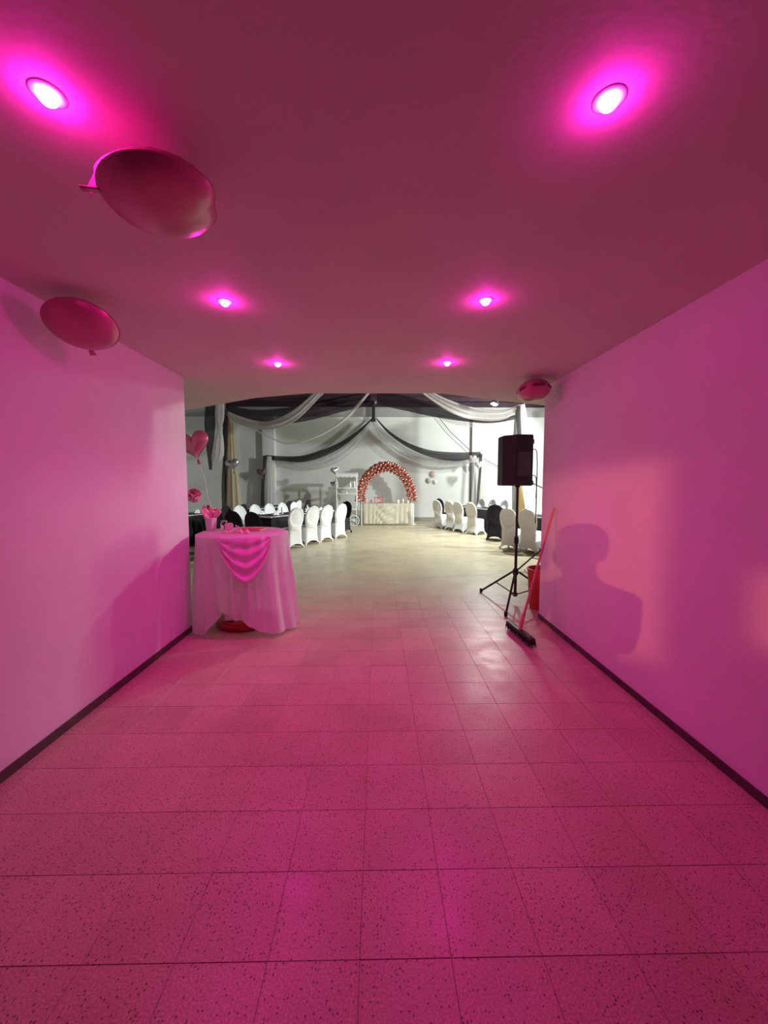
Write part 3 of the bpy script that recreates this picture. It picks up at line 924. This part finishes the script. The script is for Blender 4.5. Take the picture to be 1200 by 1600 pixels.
for k in range(70):
    d = Vector((random.gauss(0, 1), random.gauss(0, 1), random.gauss(0, 1))).normalized()
    M = d.to_track_quat('Z', 'Y').to_matrix().to_4x4()
    def pet(i, j):
        u = (i - .5) * 2
        return M @ Vector((u * .040 * math.sin(PI * (.15 + .7 * j)), .012 * math.cos(u * 2.5) + .006 * math.sin(u * 9), .012 + .068 * j))
    MB().grid(pet, 6, 4).build('petal', 'pink_paper', o)

# ================================================================== DRAPES AND SWAGS
def swag(name, top, bot, mt, label, cat='swag', folds=6, amp=.06, nt=60, ns=14, thick=0.0, group=None):
    """top / bot: the upper and lower hem as hanging lines of 3-D points"""
    def fn(i, j):
        a = Vector(catmull(top, i)); b = Vector(catmull(bot, i))
        p = a.lerp(b, j)
        k = math.sin(PI * i) ** .5 if 0 < i < 1 else 0
        p.y += amp * math.sin(j * folds * PI + i * 2.0) * (.35 + .65 * k)
        p.z += .25 * amp * math.sin(j * folds * PI * 1.3 + 1) * k
        return p
    o = MB().grid(fn, nt, ns).build(name, mt, thick=thick)
    return tag(o, label, cat, group)
def line(pts, Y0, Y1):
    n = len(pts) - 1
    return [at(x, y, Y0 + (Y1 - Y0) * i / n) for i, (x, y) in enumerate(pts)]
gS = 'fabric swags under the hall roof'
swag('ceiling_swag', line([(340, 634), (372, 650), (415, 659), (455, 643), (490, 614), (520, 590)], 12.3, 11.2), line([(343, 642), (375, 663), (415, 672), (460, 660), (502, 620), (535, 590)], 12.3, 11.2), 'white_sheer', 'wide white sheer swag from the left pillar up to the roof', folds=5, amp=.07, thick=.004, group=gS)
swag('ceiling_swag', line([(385, 662), (420, 682), (455, 691), (500, 677), (540, 650), (575, 612)], 13.6, 13.0), line([(385, 664), (420, 684), (455, 694.5), (501, 681), (543, 654), (580, 612)], 13.6, 13.0), 'white_sheer', 'narrow white ribbon swag left of the roof centre post', folds=2, amp=.02, thick=.004, group=gS)
swag('ceiling_swag', line([(415, 711), (440, 713), (475, 712), (510, 701), (545, 683), (580, 655)], 16.15, 16.2), line([(416, 718), (440, 720), (475, 722), (512, 711), (548, 689), (581, 657)], 16.15, 16.2), 'black_sheer', 'black sheer swag from back wall pilaster to the centre post', folds=5, amp=.05, thick=.004, group=gS)
swag('ceiling_swag', line([(420, 717), (445, 719), (478, 721), (514, 710), (550, 688), (581, 658)], 16.28, 16.3), line([(421, 720), (445, 728), (480, 734), (520, 727), (556, 700), (582, 660)], 16.28, 16.3), 'thin_sheer', 'pale thin sheer hanging below the left black swag', folds=5, amp=.03, thick=.002, group=gS)
swag('ceiling_swag', line([(587, 652), (610, 675), (640, 693), (675, 704), (715, 707), (751, 706)], 16.2, 15.95), line([(587, 654), (608, 678), (636, 698), (670, 713), (712, 720), (752, 714)], 16.2, 15.95), 'black_sheer', 'black sheer swag from the centre post to the right hearts', folds=7, amp=.05, thick=.004, group=gS)
swag('ceiling_swag', line([(586, 654), (600, 674), (632, 699), (668, 713), (712, 719), (742, 715)], 16.3, 16.1), line([(580, 660), (588, 683), (622, 712), (666, 730), (712, 730), (744, 720)], 16.3, 16.1), 'thin_sheer', 'pale thin sheer hanging below the right black swag', folds=6, amp=.03, thick=.002, group=gS)
swag('ceiling_swag', line([(650, 598), (690, 620), (725, 633), (760, 640), (790, 640), (812, 632)], 11.3, 12.0), line([(640, 598), (675, 626), (712, 648), (750, 657), (785, 656), (812, 642)], 11.3, 12.0), 'white_sheer', 'wide white sheer swag in front of the white floodlight', folds=6, amp=.07, thick=.004, group=gS)
swag('ceiling_swag', line([(590, 612), (630, 618), (680, 632), (725, 646), (770, 654), (808, 648)], 13.2, 12.2), line([(588, 632), (630, 641), (672, 650), (716, 657), (765, 661), (808, 655)], 13.2, 12.2), 'black_sheer', 'black sheer swag under the white one, right of centre post', folds=6, amp=.06, thick=.004, group=gS)
swag('ceiling_swag', line([(680, 648), (700, 651), (720, 654), (742, 657), (765, 658), (790, 656)], 13.4, 12.6), line([(680, 650), (700, 660), (720, 665), (742, 667), (765, 665), (792, 659)], 13.4, 12.6), 'thin_sheer', 'thin grey sheer sagging beneath the right black swag', folds=4, amp=.03, thick=.002, group=gS)
swag('ceiling_swag', line([(338, 628), (390, 640), (440, 638), (490, 628), (540, 618), (580, 612)], 13.2, 13.6), line([(338, 634), (385, 656), (440, 662), (485, 656), (535, 643), (580, 632)], 13.2, 13.6), 'black_sheer', 'broad black sheer swag behind the white one, left of centre post', folds=6, amp=.06, thick=.004, group=gS)

def drape(name, rows, Y, parts_mat, label, depth=.5, flutes=9, cat='drape', tie=None, group=None):
    """a gathered curtain round a pillar: rows of (y pixel, left px, right px)"""
    o = thing(name, label, cat, (0, 0, 0), 0, group)
    base = at((rows[-1][1] + rows[-1][2]) / 2, rows[-1][0], Y)
    o.location = (base.x, Y, 0)
    pr = []
    for py, l, r in rows:
        A, B = at(l, py, Y), at(r, py, Y)
        pr.append(((A.x + B.x) / 2 - base.x, (B.x - A.x) / 2, A.z))
    def fn(i, j):
        cx, hw, z = catmull(pr, j)
        q = 2 * PI * i
        k = 1 + .10 * math.sin(q * flutes + j * 1.5) + .05 * math.sin(q * 17)
        return Vector((cx + hw * k * .93 * math.cos(q), hw * depth * k * math.sin(q), max(z, .012)))
    MB().grid(fn, 72, 22, wrap=True).build('fabric', parts_mat, o)
    if tie:
        A, B = at(tie[1], tie[0], Y), at(tie[2], tie[0], Y)
        hw = (B.x - A.x) / 2 + .012; cx = (A.x + B.x) / 2 - base.x
        MB().tube([(cx + hw * math.cos(q), hw * (depth + .12) * math.sin(q), A.z + .02 * math.sin(q)) for q in [2 * PI * k / 24 for k in range(25)]], .018, 8, cap=False).build('tie_band', parts_mat, o)
    return o
def post(x, y, r, z, label):
    m = MB(); m.lathe([(r * 1.8, 0), (r * 1.8, .012), (r, .012), (r, z)], 18)
    o = m.build('roof_post', 'dark_metal', loc=(x, y, 0))
    tag(o, label, 'post', 'slim dark posts under the hall roof')
    return o
# near-left pillar
pL = at(353, 740, 12.35)
post(pL.x, 12.35, .06, HZ, 'slim dark roof post inside the left pillar drape')
drape('pillar_drape', [(648, 354, 363), (680, 354, 366), (712, 353, 369), (728, 355, 368), (745, 353, 372), (775, 352, 375), (800, 351, 377), (838, 350, 378)], 12.35, 'gold_sheer', 'champagne drape tied round the left hall pillar', tie=(728, 355, 368))
drape('side_drape', [(640, 350, 357), (680, 350, 356), (720, 348, 353), (760, 346, 351), (800, 347, 352), (838, 346, 352)], 12.2, 'black_sheer', 'narrow black drape along the left pillar', flutes=5)
drape('hanging_drape', [(586, 338, 349), (625, 337, 350), (652, 336, 350), (668, 340, 347), (690, 334, 349), (712, 331, 349), (722, 331, 341)], 12.0, 'white_sheer', 'short white drape tail hanging left of the left pillar', tie=(668, 340, 347), flutes=7)
drape('hanging_drape', [(586, 324, 336), (625, 322, 336), (660, 320, 336), (690, 322, 334), (712, 324, 332), (734, 327, 331)], 12.4, 'black_sheer', 'short black drape tail beside the pink heart balloon', flutes=6)
# near-right pillar
pR = at(814, 740, 12.0)
post(pR.x, 12.0, .06, HZ, 'slim dark roof post behind the speaker')
drape('pillar_drape', [(634, 808, 814), (655, 804, 813), (685, 802, 813), (740, 800, 812), (770, 800, 809), (800, 800, 808), (842, 799, 808)], 11.9, 'grey_sheer' if 'grey_sheer' in MATS else sheer('grey_sheer', (.30, .29, .30), .85, .3).name, 'grey drape down the pillar behind the speaker')
drape('pillar_drape', [(632, 813, 820), (655, 813, 824), (682, 814, 826), (720, 812, 826), (770, 810, 817), (800, 808, 823), (842, 806, 824)], 11.75, 'white_sheer', 'white drape flaring beside the grey one behind the speaker')
drape('pillar_drape', [(745, 811, 815), (762, 810, 816), (785, 810, 819), (806, 809, 821), (842, 808, 823)], 11.5, 'gold', 'gold satin drape end under the speaker', flutes=7)
# far ones on the back wall
drape('wall_drape', [(713, 417, 424), (735, 416, 426), (760, 416, 429), (790, 415, 430), (815, 415, 430)], 16.0, 'white_sheer', 'white drape hanging from left end of back wall swag')
drape('wall_drape', [(712, 411, 417), (735, 410, 415), (760, 408, 413), (790, 407, 413), (815, 406, 413)], 16.0, 'black_sheer', 'black drape hanging beside the back wall pilaster', flutes=5)
drape('wall_drape', [(709, 748, 754), (735, 748, 752), (760, 746, 750), (780, 745, 748.5), (812, 744, 748)], 15.95, 'black_sheer', 'thin black drape below the two right hearts', flutes=4)
drape('wall_drape', [(711, 750, 755), (735, 750, 757), (760, 749, 758), (780, 748, 759), (812, 748, 760)], 16.15, 'white_sheer', 'white drape beside the thin black one on right back wall')
# centre post, its white tie, conduit and cable
cp = at(583.5, 640, 16.15)
m = MB(); zlow = at(583, 658, 16.15).z
m.bevbox((-.07, -.05, zlow), (.07, .05, HZ), .01); m.bevbox((-.09, -.07, zlow - .02), (.09, .07, zlow + .10), .008)
tag(m.build('king_post', 'dark_metal', loc=(cp.x, 16.15, 0)), 'dark centre post hanging from the roof where swags meet', 'post')
drape('hanging_drape', [(608, 584, 590), (618, 585, 591), (626, 585, 590.5), (631, 586, 590)], 15.9, 'white_sheer', 'small white cloth tail hanging at the centre post', flutes=4)
c0, c1 = at(737.5, 660, 16.42), at(737.5, 795, 16.42)
m = MB(); m.tube([(c0.x, 16.44, 0), (c0.x, 16.44, 4.28)], .028, 10)
for z in (1.2, 2.4, 3.6): m.tube([(c0.x - .05, 16.47, z), (c0.x, 16.405, z), (c0.x + .05, 16.47, z)], .008, 6)
tag(m.build('conduit_pipe', 'grey_plastic'), 'thin grey vertical conduit pipe on right part of back wall', 'pipe')
m = MB(); m.tube([at(684, 650, 16.37), at(704, 675, 16.37), at(737, 706, 16.37), at(765, 722, 16.40), at(800, 739, 16.45), at(860, 768, 16.475)], .014, 8)
tag(m.build('wall_cable', 'grey_plastic'), 'dark cable running diagonally down the right back wall', 'cable')

# ================================================================== SPEAKER ON TRIPOD
def stand(cx, cy, foot_r, rot, hub_z, pole_top, label):
    s = thing('speaker_stand', label, 'speaker stand', (cx, cy, 0), rot)
    MB().tube([(0, 0, .12), (0, 0, hub_z + .42)], .0185, 14).build('lower_tube', 'dark_metal', s)
    MB().tube([(0, 0, hub_z + .35), (0, 0, pole_top)], .0155, 14).build('pole', 'dark_metal', s)
    MB().lathe([(.019, hub_z - .04), (.036, hub_z - .03), (.036, hub_z + .03), (.022, hub_z + .05), (.019, hub_z + .05)], 16).build('hub', 'black_plastic', s)
    MB().lathe([(.019, hub_z - .32), (.030, hub_z - .31), (.030, hub_z - .27), (.019, hub_z - .26)], 16).build('sliding_collar', 'black_plastic', s)
    c = MB().lathe([(.016, hub_z + .37), (.028, hub_z + .38), (.028, hub_z + .45), (.018, hub_z + .47), (.016, hub_z + .47)], 16).build('clamp', 'black_plastic', s)
    MB().lathe([(0, 0), (.008, 0), (.008, .02), (.020, .022), (.022, .04), (0, .044)], 10, T(-.026, 0, hub_z + .41) @ RY(-PI / 2)).build('knob', 'black_plastic', c)
    for k in range(3):
        a = 2 * PI * k / 3
        d = Vector((math.cos(a), math.sin(a), 0)); n = Vector((-d.y, d.x, 0))
        top = d * .045 + Vector((0, 0, hub_z)); bot = d * foot_r + Vector((0, 0, .022))
        lg = MB()
        lg.tube([top, bot], .0135, 10)
        l = lg.build('leg', 'dark_metal', s)
        MB().lathe([(0, -.022), (.018, -.022), (.021, -.005), (.019, .03), (.013, .034)], 12, T(*bot)).build('rubber_foot', 'rubber', l)
        mid = top.lerp(bot, .52)
        MB().tube([d * .03 + Vector((0, 0, hub_z - .29)), mid], .008, 8).build('brace', 'dark_metal', s)
    return s
# feet seen at two floor points; the third leg runs behind the red bin
f1, f2 = Vector((1.50, 4.53, 0)), Vector((1.47, 5.58, 0))
ctr = Vector(((f1.x + f2.x) / 2 + .305, (f1.y + f2.y) / 2, 0))
rr = (f1 - ctr).length
hubz = at(804, 894, ctr.y).z
spz = at(804, 759, ctr.y).z
stand(ctr.x, ctr.y, rr, math.atan2(f1.y - ctr.y, f1.x - ctr.x), hubz, spz + .03, 'black tripod stand holding the speaker by the right wall')
# second stand behind the right wall: one leg and brace show
q = floor_at(809, 893)
c2 = Vector((q.x + .56, q.y + .02, 0))
stand(c2.x, c2.y, .56, PI, at(812, 893, c2.y).z + .48, 1.6, 'second black tripod stand, only one leg showing past right wall')
# speaker cabinet
sp = thing('loudspeaker', 'black loudspeaker box on tripod at end of the right wall', 'loudspeaker', (ctr.x, ctr.y, spz))
sl, sr = at(784, 720, ctr.y).x - ctr.x, at(831, 720, ctr.y).x - ctr.x
sw = (sr - sl); cxs = (sl + sr) / 2
sh = at(804, 681, ctr.y).z - spz
def spk_poly(inset):
    # plan of the cabinet: wide baffle away from us, narrower back towards us
    return [(-sw/2 + inset, .17 - inset), (sw/2 - inset, .17 - inset), (sw/2 - inset, -.04), (sw*.36 - inset, -.17 + inset), (-sw*.17 + inset, -.17 + inset), (-sw/2 + inset, -.03)]
m = MB()
vs = []; 
lv = [(0.0, .012), (.012, 0), (sh - .012, 0), (sh, .012)]
for z, ins in lv: vs += [(cxs + x, y, z) for x, y in spk_poly(ins)]
fs = [tuple(range(6))[::-1], tuple(range(18, 24))] + [(k*6+i, k*6+(i+1)%6, (k+1)*6+(i+1)%6, (k+1)*6+i) for k in range(3) for i in range(6)]
m.add(vs, fs); m.build('cabinet', 'black_plastic', sp, smooth=False)
MB().bevbox((cxs - sw/2 + .02, .170, .02), (cxs + sw/2 - .02, .182, sh - .02), .004).build('front_grille', 'grey_plastic', sp)
MB().bevbox((cxs - .05, -.176, .12), (cxs + .12, -.169, .42), .003).build('rear_panel', 'grey_plastic', sp)
for z in (.035, sh - .075):
    MB().bevbox((cxs + sw/2 - .002, -.03, z - .025), (cxs + sw/2 + .018, .05, z + .03), .006).build('rubber_foot', 'rubber', sp)
MB().lathe([(0, -.02), (.03, -.02), (.03, .005), (0, .005)], 16).build('pole_socket', 'black_plastic', sp)
for z, a in ((sh * .72, .0), (sh * .20, .1)):
    c = MB().tube([(cxs + sw/2 - .02, -.06, z), (cxs + sw/2 + .02, -.06, z + .005), (cxs + sw/2 + .05, -.03, z - .03), (cxs + sw/2 + .09, .05, z - .18), (cxs + sw/2 + .12, .12, z - .38), (cxs + sw/2 + .13, .16, z - .62)], .006, 8).build('cable', 'rubber', sp)

# ================================================================== RED BIN, BROOM
bb = floor_at(836, 962)
bx, by = 2.07, 4.86
o = thing('bucket', 'tall red plastic bucket behind the end of right wall', 'bucket', (bx, by, 0))
hb = .50
MB().lathe([(0, 0), (.155, 0), (.160, .01), (.188, hb - .03), (.188, hb), (.182, hb), (.178, hb - .03), (.152, .02), (0, .02)], 32).build('body', 'red_plastic', o)
MB().tube([(.19 * math.cos(q), .19 * math.sin(q), hb - .012) for q in [2 * PI * k / 32 for k in range(33)]], .010, 8, cap=False).build('rim', 'red_plastic', o)
MB().tube([(.195 * math.cos(q), .195 * math.sin(q) * .45 + .10, hb - .03 - .10 * abs(math.sin(q))) for q in [PI * k / 16 for k in range(17)]], .004, 6).build('bail_handle', 'white_metal', o)

hd = floor_at(812, 997)
htop = Vector((1.845, 4.11, 1.30))
bro = thing('broom', 'dark push broom with orange-red handle leaning on right wall', 'broom', (hd.x, hd.y, 0))
e0, e1 = floor_at(794, 976), floor_at(831, 1006)
dx = Vector((e1.x - e0.x, e1.y - e0.y, 0)); Lb = dx.length; dx.normalize(); ny = Vector((-dx.y, dx.x, 0))
MH = Matrix((( dx.x, ny.x, 0, 0), (dx.y, ny.y, 0, 0), (0, 0, 1, 0), (0, 0, 0, 1)))
MB().bevbox((-Lb/2, -.028, .065), (Lb/2, .028, .095), .008, MH).build('head_block', 'dark_metal', bro)
bs = MB()
for i in range(30):
    for j in range(5):
        x = -Lb/2 + .008 + (Lb - .016) * i / 29; y = -.024 + .012 * j
        k = random.uniform(-.006, .006)
        bs.add([MH @ Vector(v) for v in ((x-.005, y-.005, .066), (x+.005, y-.005, .066), (x+.005, y+.005, .066), (x-.005, y+.005, .066), (x*1.04+k, y*1.5+k, .001+abs(k)*.5))], [(0,1,2,3),(0,4,1),(1,4,2),(2,4,3),(3,4,0)])
b_ = bs.build('bristles', 'bristle', bro, smooth=False); b_['kind'] = 'stuff'
hv = htop - Vector((hd.x, hd.y, .10))
MB().tube([Vector((0, 0, .085)), Vector((0, 0, .10)) + hv * .12], [.019, .016], 12).build('ferrule', 'broom_handle', bro)
hnd = MB().tube([Vector((0, 0, .09)), Vector((0, 0, .10)) + hv * .5, Vector((0, 0, .10)) + hv], .0125, 12).build('handle', 'broom_handle', bro)

# ================================================================== PINK TABLE BY THE LEFT WALL
tx, ty = -1.475, 4.36
TR, TZ = .475, 1.03
t = thing('pedestal_table', 'tall round table on a red wooden disc foot by left wall', 'table', (tx, ty, 0))
MB().lathe([(0, .0), (.285, .0), (.30, .012), (.305, .03), (.30, .052), (.27, .062), (.265, .085), (.12, .10), (0, .10)], 40).build('disc_foot', 'red_wood', t)
MB().lathe([(.07, .10), (.05, .16), (.042, .3), (.042, .85), (.07, .96), (.10, TZ - .03), (0, TZ - .03)], 24).build('pedestal', 'red_wood', t)
MB().lathe([(0, TZ - .03), (TR - .03, TZ - .03), (TR - .022, TZ - .016), (TR - .03, TZ - .004), (0, TZ - .004)], 48).build('tabletop', 'red_wood', t)
def ad(q, c): # angular distance in degrees
    return (math.degrees(q) - c + 180) % 360 - 180
def cloth(i, j):
    q = 2 * PI * i
    if j < .16:
        k = j / .16
        return Vector((TR * k * math.cos(q), TR * k * math.sin(q), TZ + .003))
    f = (j - .16) / .84
    deg = math.degrees(q) % 360
    # hem: on the floor at left and behind, lifted towards the front, skimming the floor on the right
    lift = .22 * math.exp(-(ad(q, 256) / 13) ** 2) + .17 * math.exp(-(ad(q, 281) / 19) ** 2) + .035 * math.exp(-(ad(q, 320) / 22) ** 2)
    zh = .008 + lift
    flare = .035 + .125 * math.exp(-(ad(q, 325) / 42) ** 2) + .04 * math.exp(-(ad(q, 190) / 40) ** 2)
    fold = (.034 * (1 - 2 * abs(math.sin(q * 9 + .4 + .8 * math.sin(q * 4))) ** .8) + .013 * math.sin(q * 31 + 2) + .012 * math.sin(q * 13)) * smooth(f * 1.6)
    r = TR + .006 + flare * f ** 1.25 + fold
    if lift > .04: r -= .10 * f * f * min(lift / .2, 1)
    z = TZ + .003 - (TZ + .003 - zh) * (f + .0)
    x, y = r * math.cos(q), r * math.sin(q)
    # keep clear of the wall's end
    if ty + y < YL + .012 and tx + x < XL + .022: x = XL + .022 - tx
    return Vector((x, y, z))
c = MB().grid(cloth, 168, 34, wrap=True).build('tablecloth', 'pink_sheer')
c.location = (tx, ty, 0)
tag(c, 'long sheer pink tablecloth hanging over the round table by left wall', 'tablecloth')
def sw_fn(i, j):
    d0, d1 = math.radians(258), math.radians(322)
    q = d0 + (d1 - d0) * i
    u = 2 * i - 1
    drop = (.02 + .44 * j) * (1 - abs(u) ** 1.6)
    f = drop / TZ
    flare = .05 + .10 * math.exp(-(ad(q, 325) / 42) ** 2)
    r = TR + .030 + flare * f + .022 * math.sin(j * 7.0 * PI) * (1 - u * u) * j ** .5 + .012 * math.sin(u * 16) * (1 - j) + .02 * (1 - u * u)
    return Vector((r * math.cos(q), r * math.sin(q), TZ + .006 - drop - .01 * abs(u)))
s = MB().grid(sw_fn, 40, 40).build('swag', 'pink_satin', c, thick=.003)
s['label'] = 'satin swag gathered in U folds on front of cloth'
# something pale standing on the foot disc
bxo = MB(); bxo.bevbox((-.06, -.045, 0), (.06, .045, .075), .004)
o = thing('small_box', 'small pale carton standing on the red foot disc', 'box', (tx - .10, ty - .17, .1005), .3)
bxo.build('body', 'white_ceramic', o); MB().bevbox((-.062, -.047, .062), (.062, .047, .078), .003).build('lid', 'white_trim', o)
# things on the pink table
def tp(px, py): 
    p = floor_at(px, py, TZ + .006); return p
o = thing('flower_pot', 'white pot stuffed with pink paper flowers on pink table', 'flower pot', Vector((tp(317, 832).x, 4.42, TZ + .006)))
MB().lathe([(0, 0), (.052, 0), (.055, .008), (.066, .13), (.066, .14), (.060, .14), (.05, .02), (0, .02)], 6).build('pot', 'pink_sheer', o)
for k in range(16):
    a = random.uniform(0, 2 * PI); tilt = random.uniform(.15, .75)
    M = T(0, 0, .11) @ RZ(a) @ RY(tilt)
    L_ = random.uniform(.07, .15)
    wv = random.uniform(.030, .046)
    def pf(i, j):
        u = (i - .5) * 2
        w = wv * (1 if j < .7 else 1 - .4 * (j - .7) / .3) * (.35 + .65 * min(j * 1.6, 1))
        return M @ Vector((u * w, .012 * u * u + .006 * math.sin(5 * j), L_ * j * 1.25))
    MB().grid(pf, 4, 5).build('paper_petal', 'pink_paper' if k % 4 else 'red_paper', o, thick=.0012)
o = thing('glass_jar', 'small clear jar beside the paper flowers on pink table', 'jar', Vector((tp(336, 832).x, 4.46, TZ + .006)))
MB().lathe([(0, 0), (.034, 0), (.038, .006), (.038, .07), (.028, .085), (.028, .095), (.025, .095), (.025, .084), (.034, .068), (.034, .008), (0, .006)], 20).build('body', 'glass', o)
MB().lathe([(.030, .088), (.031, .088), (.031, .104), (0, .106), (0, .100), (.028, .1)], 18).build('lid', 'silver_foil', o)
o = thing('tiara', 'pink openwork tiara lying at front of pink table', 'tiara', Vector((tp(348, 836).x, 4.20, TZ + .006)), .15)
MB().tube([(.085 * math.cos(q), .06 * math.sin(q), .008) for q in [PI * (-.1 + 1.2 * k / 24) + PI for k in range(25)]], .006, 8).build('band', 'pink_paper', o)
for k in range(7):
    q = PI + PI * (k + .5) / 7
    x, y = .085 * math.cos(q), .06 * math.sin(q); hh = .05 + .03 * math.sin(PI * (k + .5) / 7)
    MB().tube([(x * .82, y - .0, .008), (x, y, hh * .6), (x * 1.02, y * 1.02, hh)], [.004, .004, .003], 6).build('spike', 'pink_paper', o)
    MB().lathe([(0, -.008), (.006, -.005), (.008, 0), (.006, .005), (0, .008)], 10, T(x * 1.02, y * 1.02, hh + .006)).build('bead', 'white_trim', o)
o = thing('gift_box', 'small pink gift box behind the tiara on pink table', 'box', Vector((tp(356, 828).x, 4.47, TZ + .006)), .3)
MB().bevbox((-.035, -.035, 0), (.035, .035, .055), .003).build('body', 'pink_paper', o)
MB().bevbox((-.038, -.038, .055), (.038, .038, .072), .003).build('lid', 'pink_paper', o)
MB().bevbox((-.006, -.039, .0), (.006, .039, .0735), .0006).build('ribbon', 'white_trim', o)
o = thing('guest_book', 'flat pink guest book lying on right side of pink table', 'book', Vector((tp(392, 829).x, 4.42, TZ + .006)), -.15)
MB().bevbox((-.13, -.09, .0), (.13, .09, .004), .001).build('back_cover', 'red_paper', o)
MB().bevbox((-.125, -.086, .004), (.125, .086, .014), .001).build('pages', 'white_ceramic', o)
MB().bevbox((-.13, -.09, .014), (.13, .09, .018), .001).build('front_cover', 'red_paper', o)
for k, (px, yy, lab) in enumerate(((366, 4.16, 'tiny pink favour bag left of the guest book'), (380, 4.10, 'tiny pink favour bag at front rim of pink table'))):
    o = thing('favour_bag', lab, 'bag', Vector((tp(px, 836).x, yy, TZ + .006)), 0, 'favour bags on the pink table')
    MB().lathe([(0, 0), (.022, 0), (.028, .012), (.022, .03), (.009, .036), (.018, .05), (.016, .05), (.006, .038)], 14).build('pouch', 'pink_paper', o)
    MB().tube([(.010 * math.cos(q), .010 * math.sin(q), .036) for q in [2 * PI * j / 12 for j in range(13)]], .003, 6, cap=False).build('tie', 'white_trim', o)

# ================================================================== THE PHOTOGRAPHER (behind the lens; the shadow on the right wall)
def person():
    V, E, R = [], [], []
    def v(p, r, par=None):
        V.append(p); R.append(r)
        if par is not None: E.append((par, len(V) - 1))
        return len(V) - 1
    ox, oy = .035, -.33
    pel = v((ox, oy - .06, .92), .15)
    bel = v((ox, oy - .06, 1.08), .125, pel)
    che = v((ox, oy - .05, 1.27), .130, bel)
    upc = v((ox, oy - .045, 1.36), .10, che)
    nk = v((ox, oy - .035, 1.45), .055, upc)
    jaw = v((ox, oy + .0, 1.52), .072, nk)
    hd_ = v((ox, oy - .01, 1.59), .082, jaw)
    tp_ = v((ox, oy - .02, 1.65), .075, hd_)
    v((ox, oy + .105, 1.565), .014, hd_)
    for s_ in (-1, 1): v((ox + s_ * .088, oy - .01, 1.575), .014, hd_)
    for s_ in (-1, 1):
        hip = v((ox + s_ * .10, oy - .06, .86), .105, pel)
        kn = v((ox + s_ * .115, oy - .03, .48), .062, hip)
        an = v((ox + s_ * .125, oy - .06, .08), .042, kn)
        hl = v((ox + s_ * .125, oy + .02, .045), .040, an)
        v((ox + s_ * .135, oy + .13, .032), .030, hl)
        sh_ = v((ox + s_ * .160, oy - .05, 1.365), .062, upc)
        el = v((ox + s_ * .205, oy + .05, 1.14), .043, sh_)
        wr = v((ox * .5 + s_ * .10, oy + .23, 1.42), .030, el)
        pa = v((ox * .3 + s_ * .072, oy + .275, 1.475), .030, wr)
        for k in range(4):
            a = v((s_ * .060, oy + .298, 1.470 + .018 * k), .0095, pa)
            b = v((s_ * .048, oy + .312 - .004, 1.474 + .019 * k), .0085, a)
        th = v((s_ * .052, oy + .272, 1.50), .011, pa)
        v((s_ * .036, oy + .290, 1.515), .009, th)
    me = bpy.data.meshes.new('body'); me.from_pydata(V, E, [])
    r = thing('person', 'person in dark clothes holding up a phone, casting shadow on right wall', 'person', (0, 0, 0))
    o = bpy.data.objects.new('body', me); COL.objects.link(o); o.parent = r
    me.materials.append(MATS['person_surface'])
    sk = o.modifiers.new('skin', 'SKIN'); sk.use_smooth_shade = True
    for i, q in enumerate(R):
        me.skin_vertices[0].data[i].radius = (q, q)
        me.skin_vertices[0].data[i].use_root = (i == 0)
    sb = o.modifiers.new('sub', 'SUBSURF'); sb.levels = 1; sb.render_levels = 2
    MB().lathe([(.088, -.03), (.098, .03), (.092, .080), (.060, .115), (0, .127)], 24, T(ox, oy - .028, 1.575)).build('hair', 'dark_hair', r)
person()
ph = thing('phone', 'black phone held up by the photographer', 'phone', (0, -.016, 1.49))
MB().bevbox((-.037, -.004, -.076), (.037, .004, .076), .003).build('case', 'black_plastic', ph)
MB().bevbox((-.034, -.0055, -.072), (.034, -.0035, .072), .0008).build('screen', 'grey_plastic', ph)
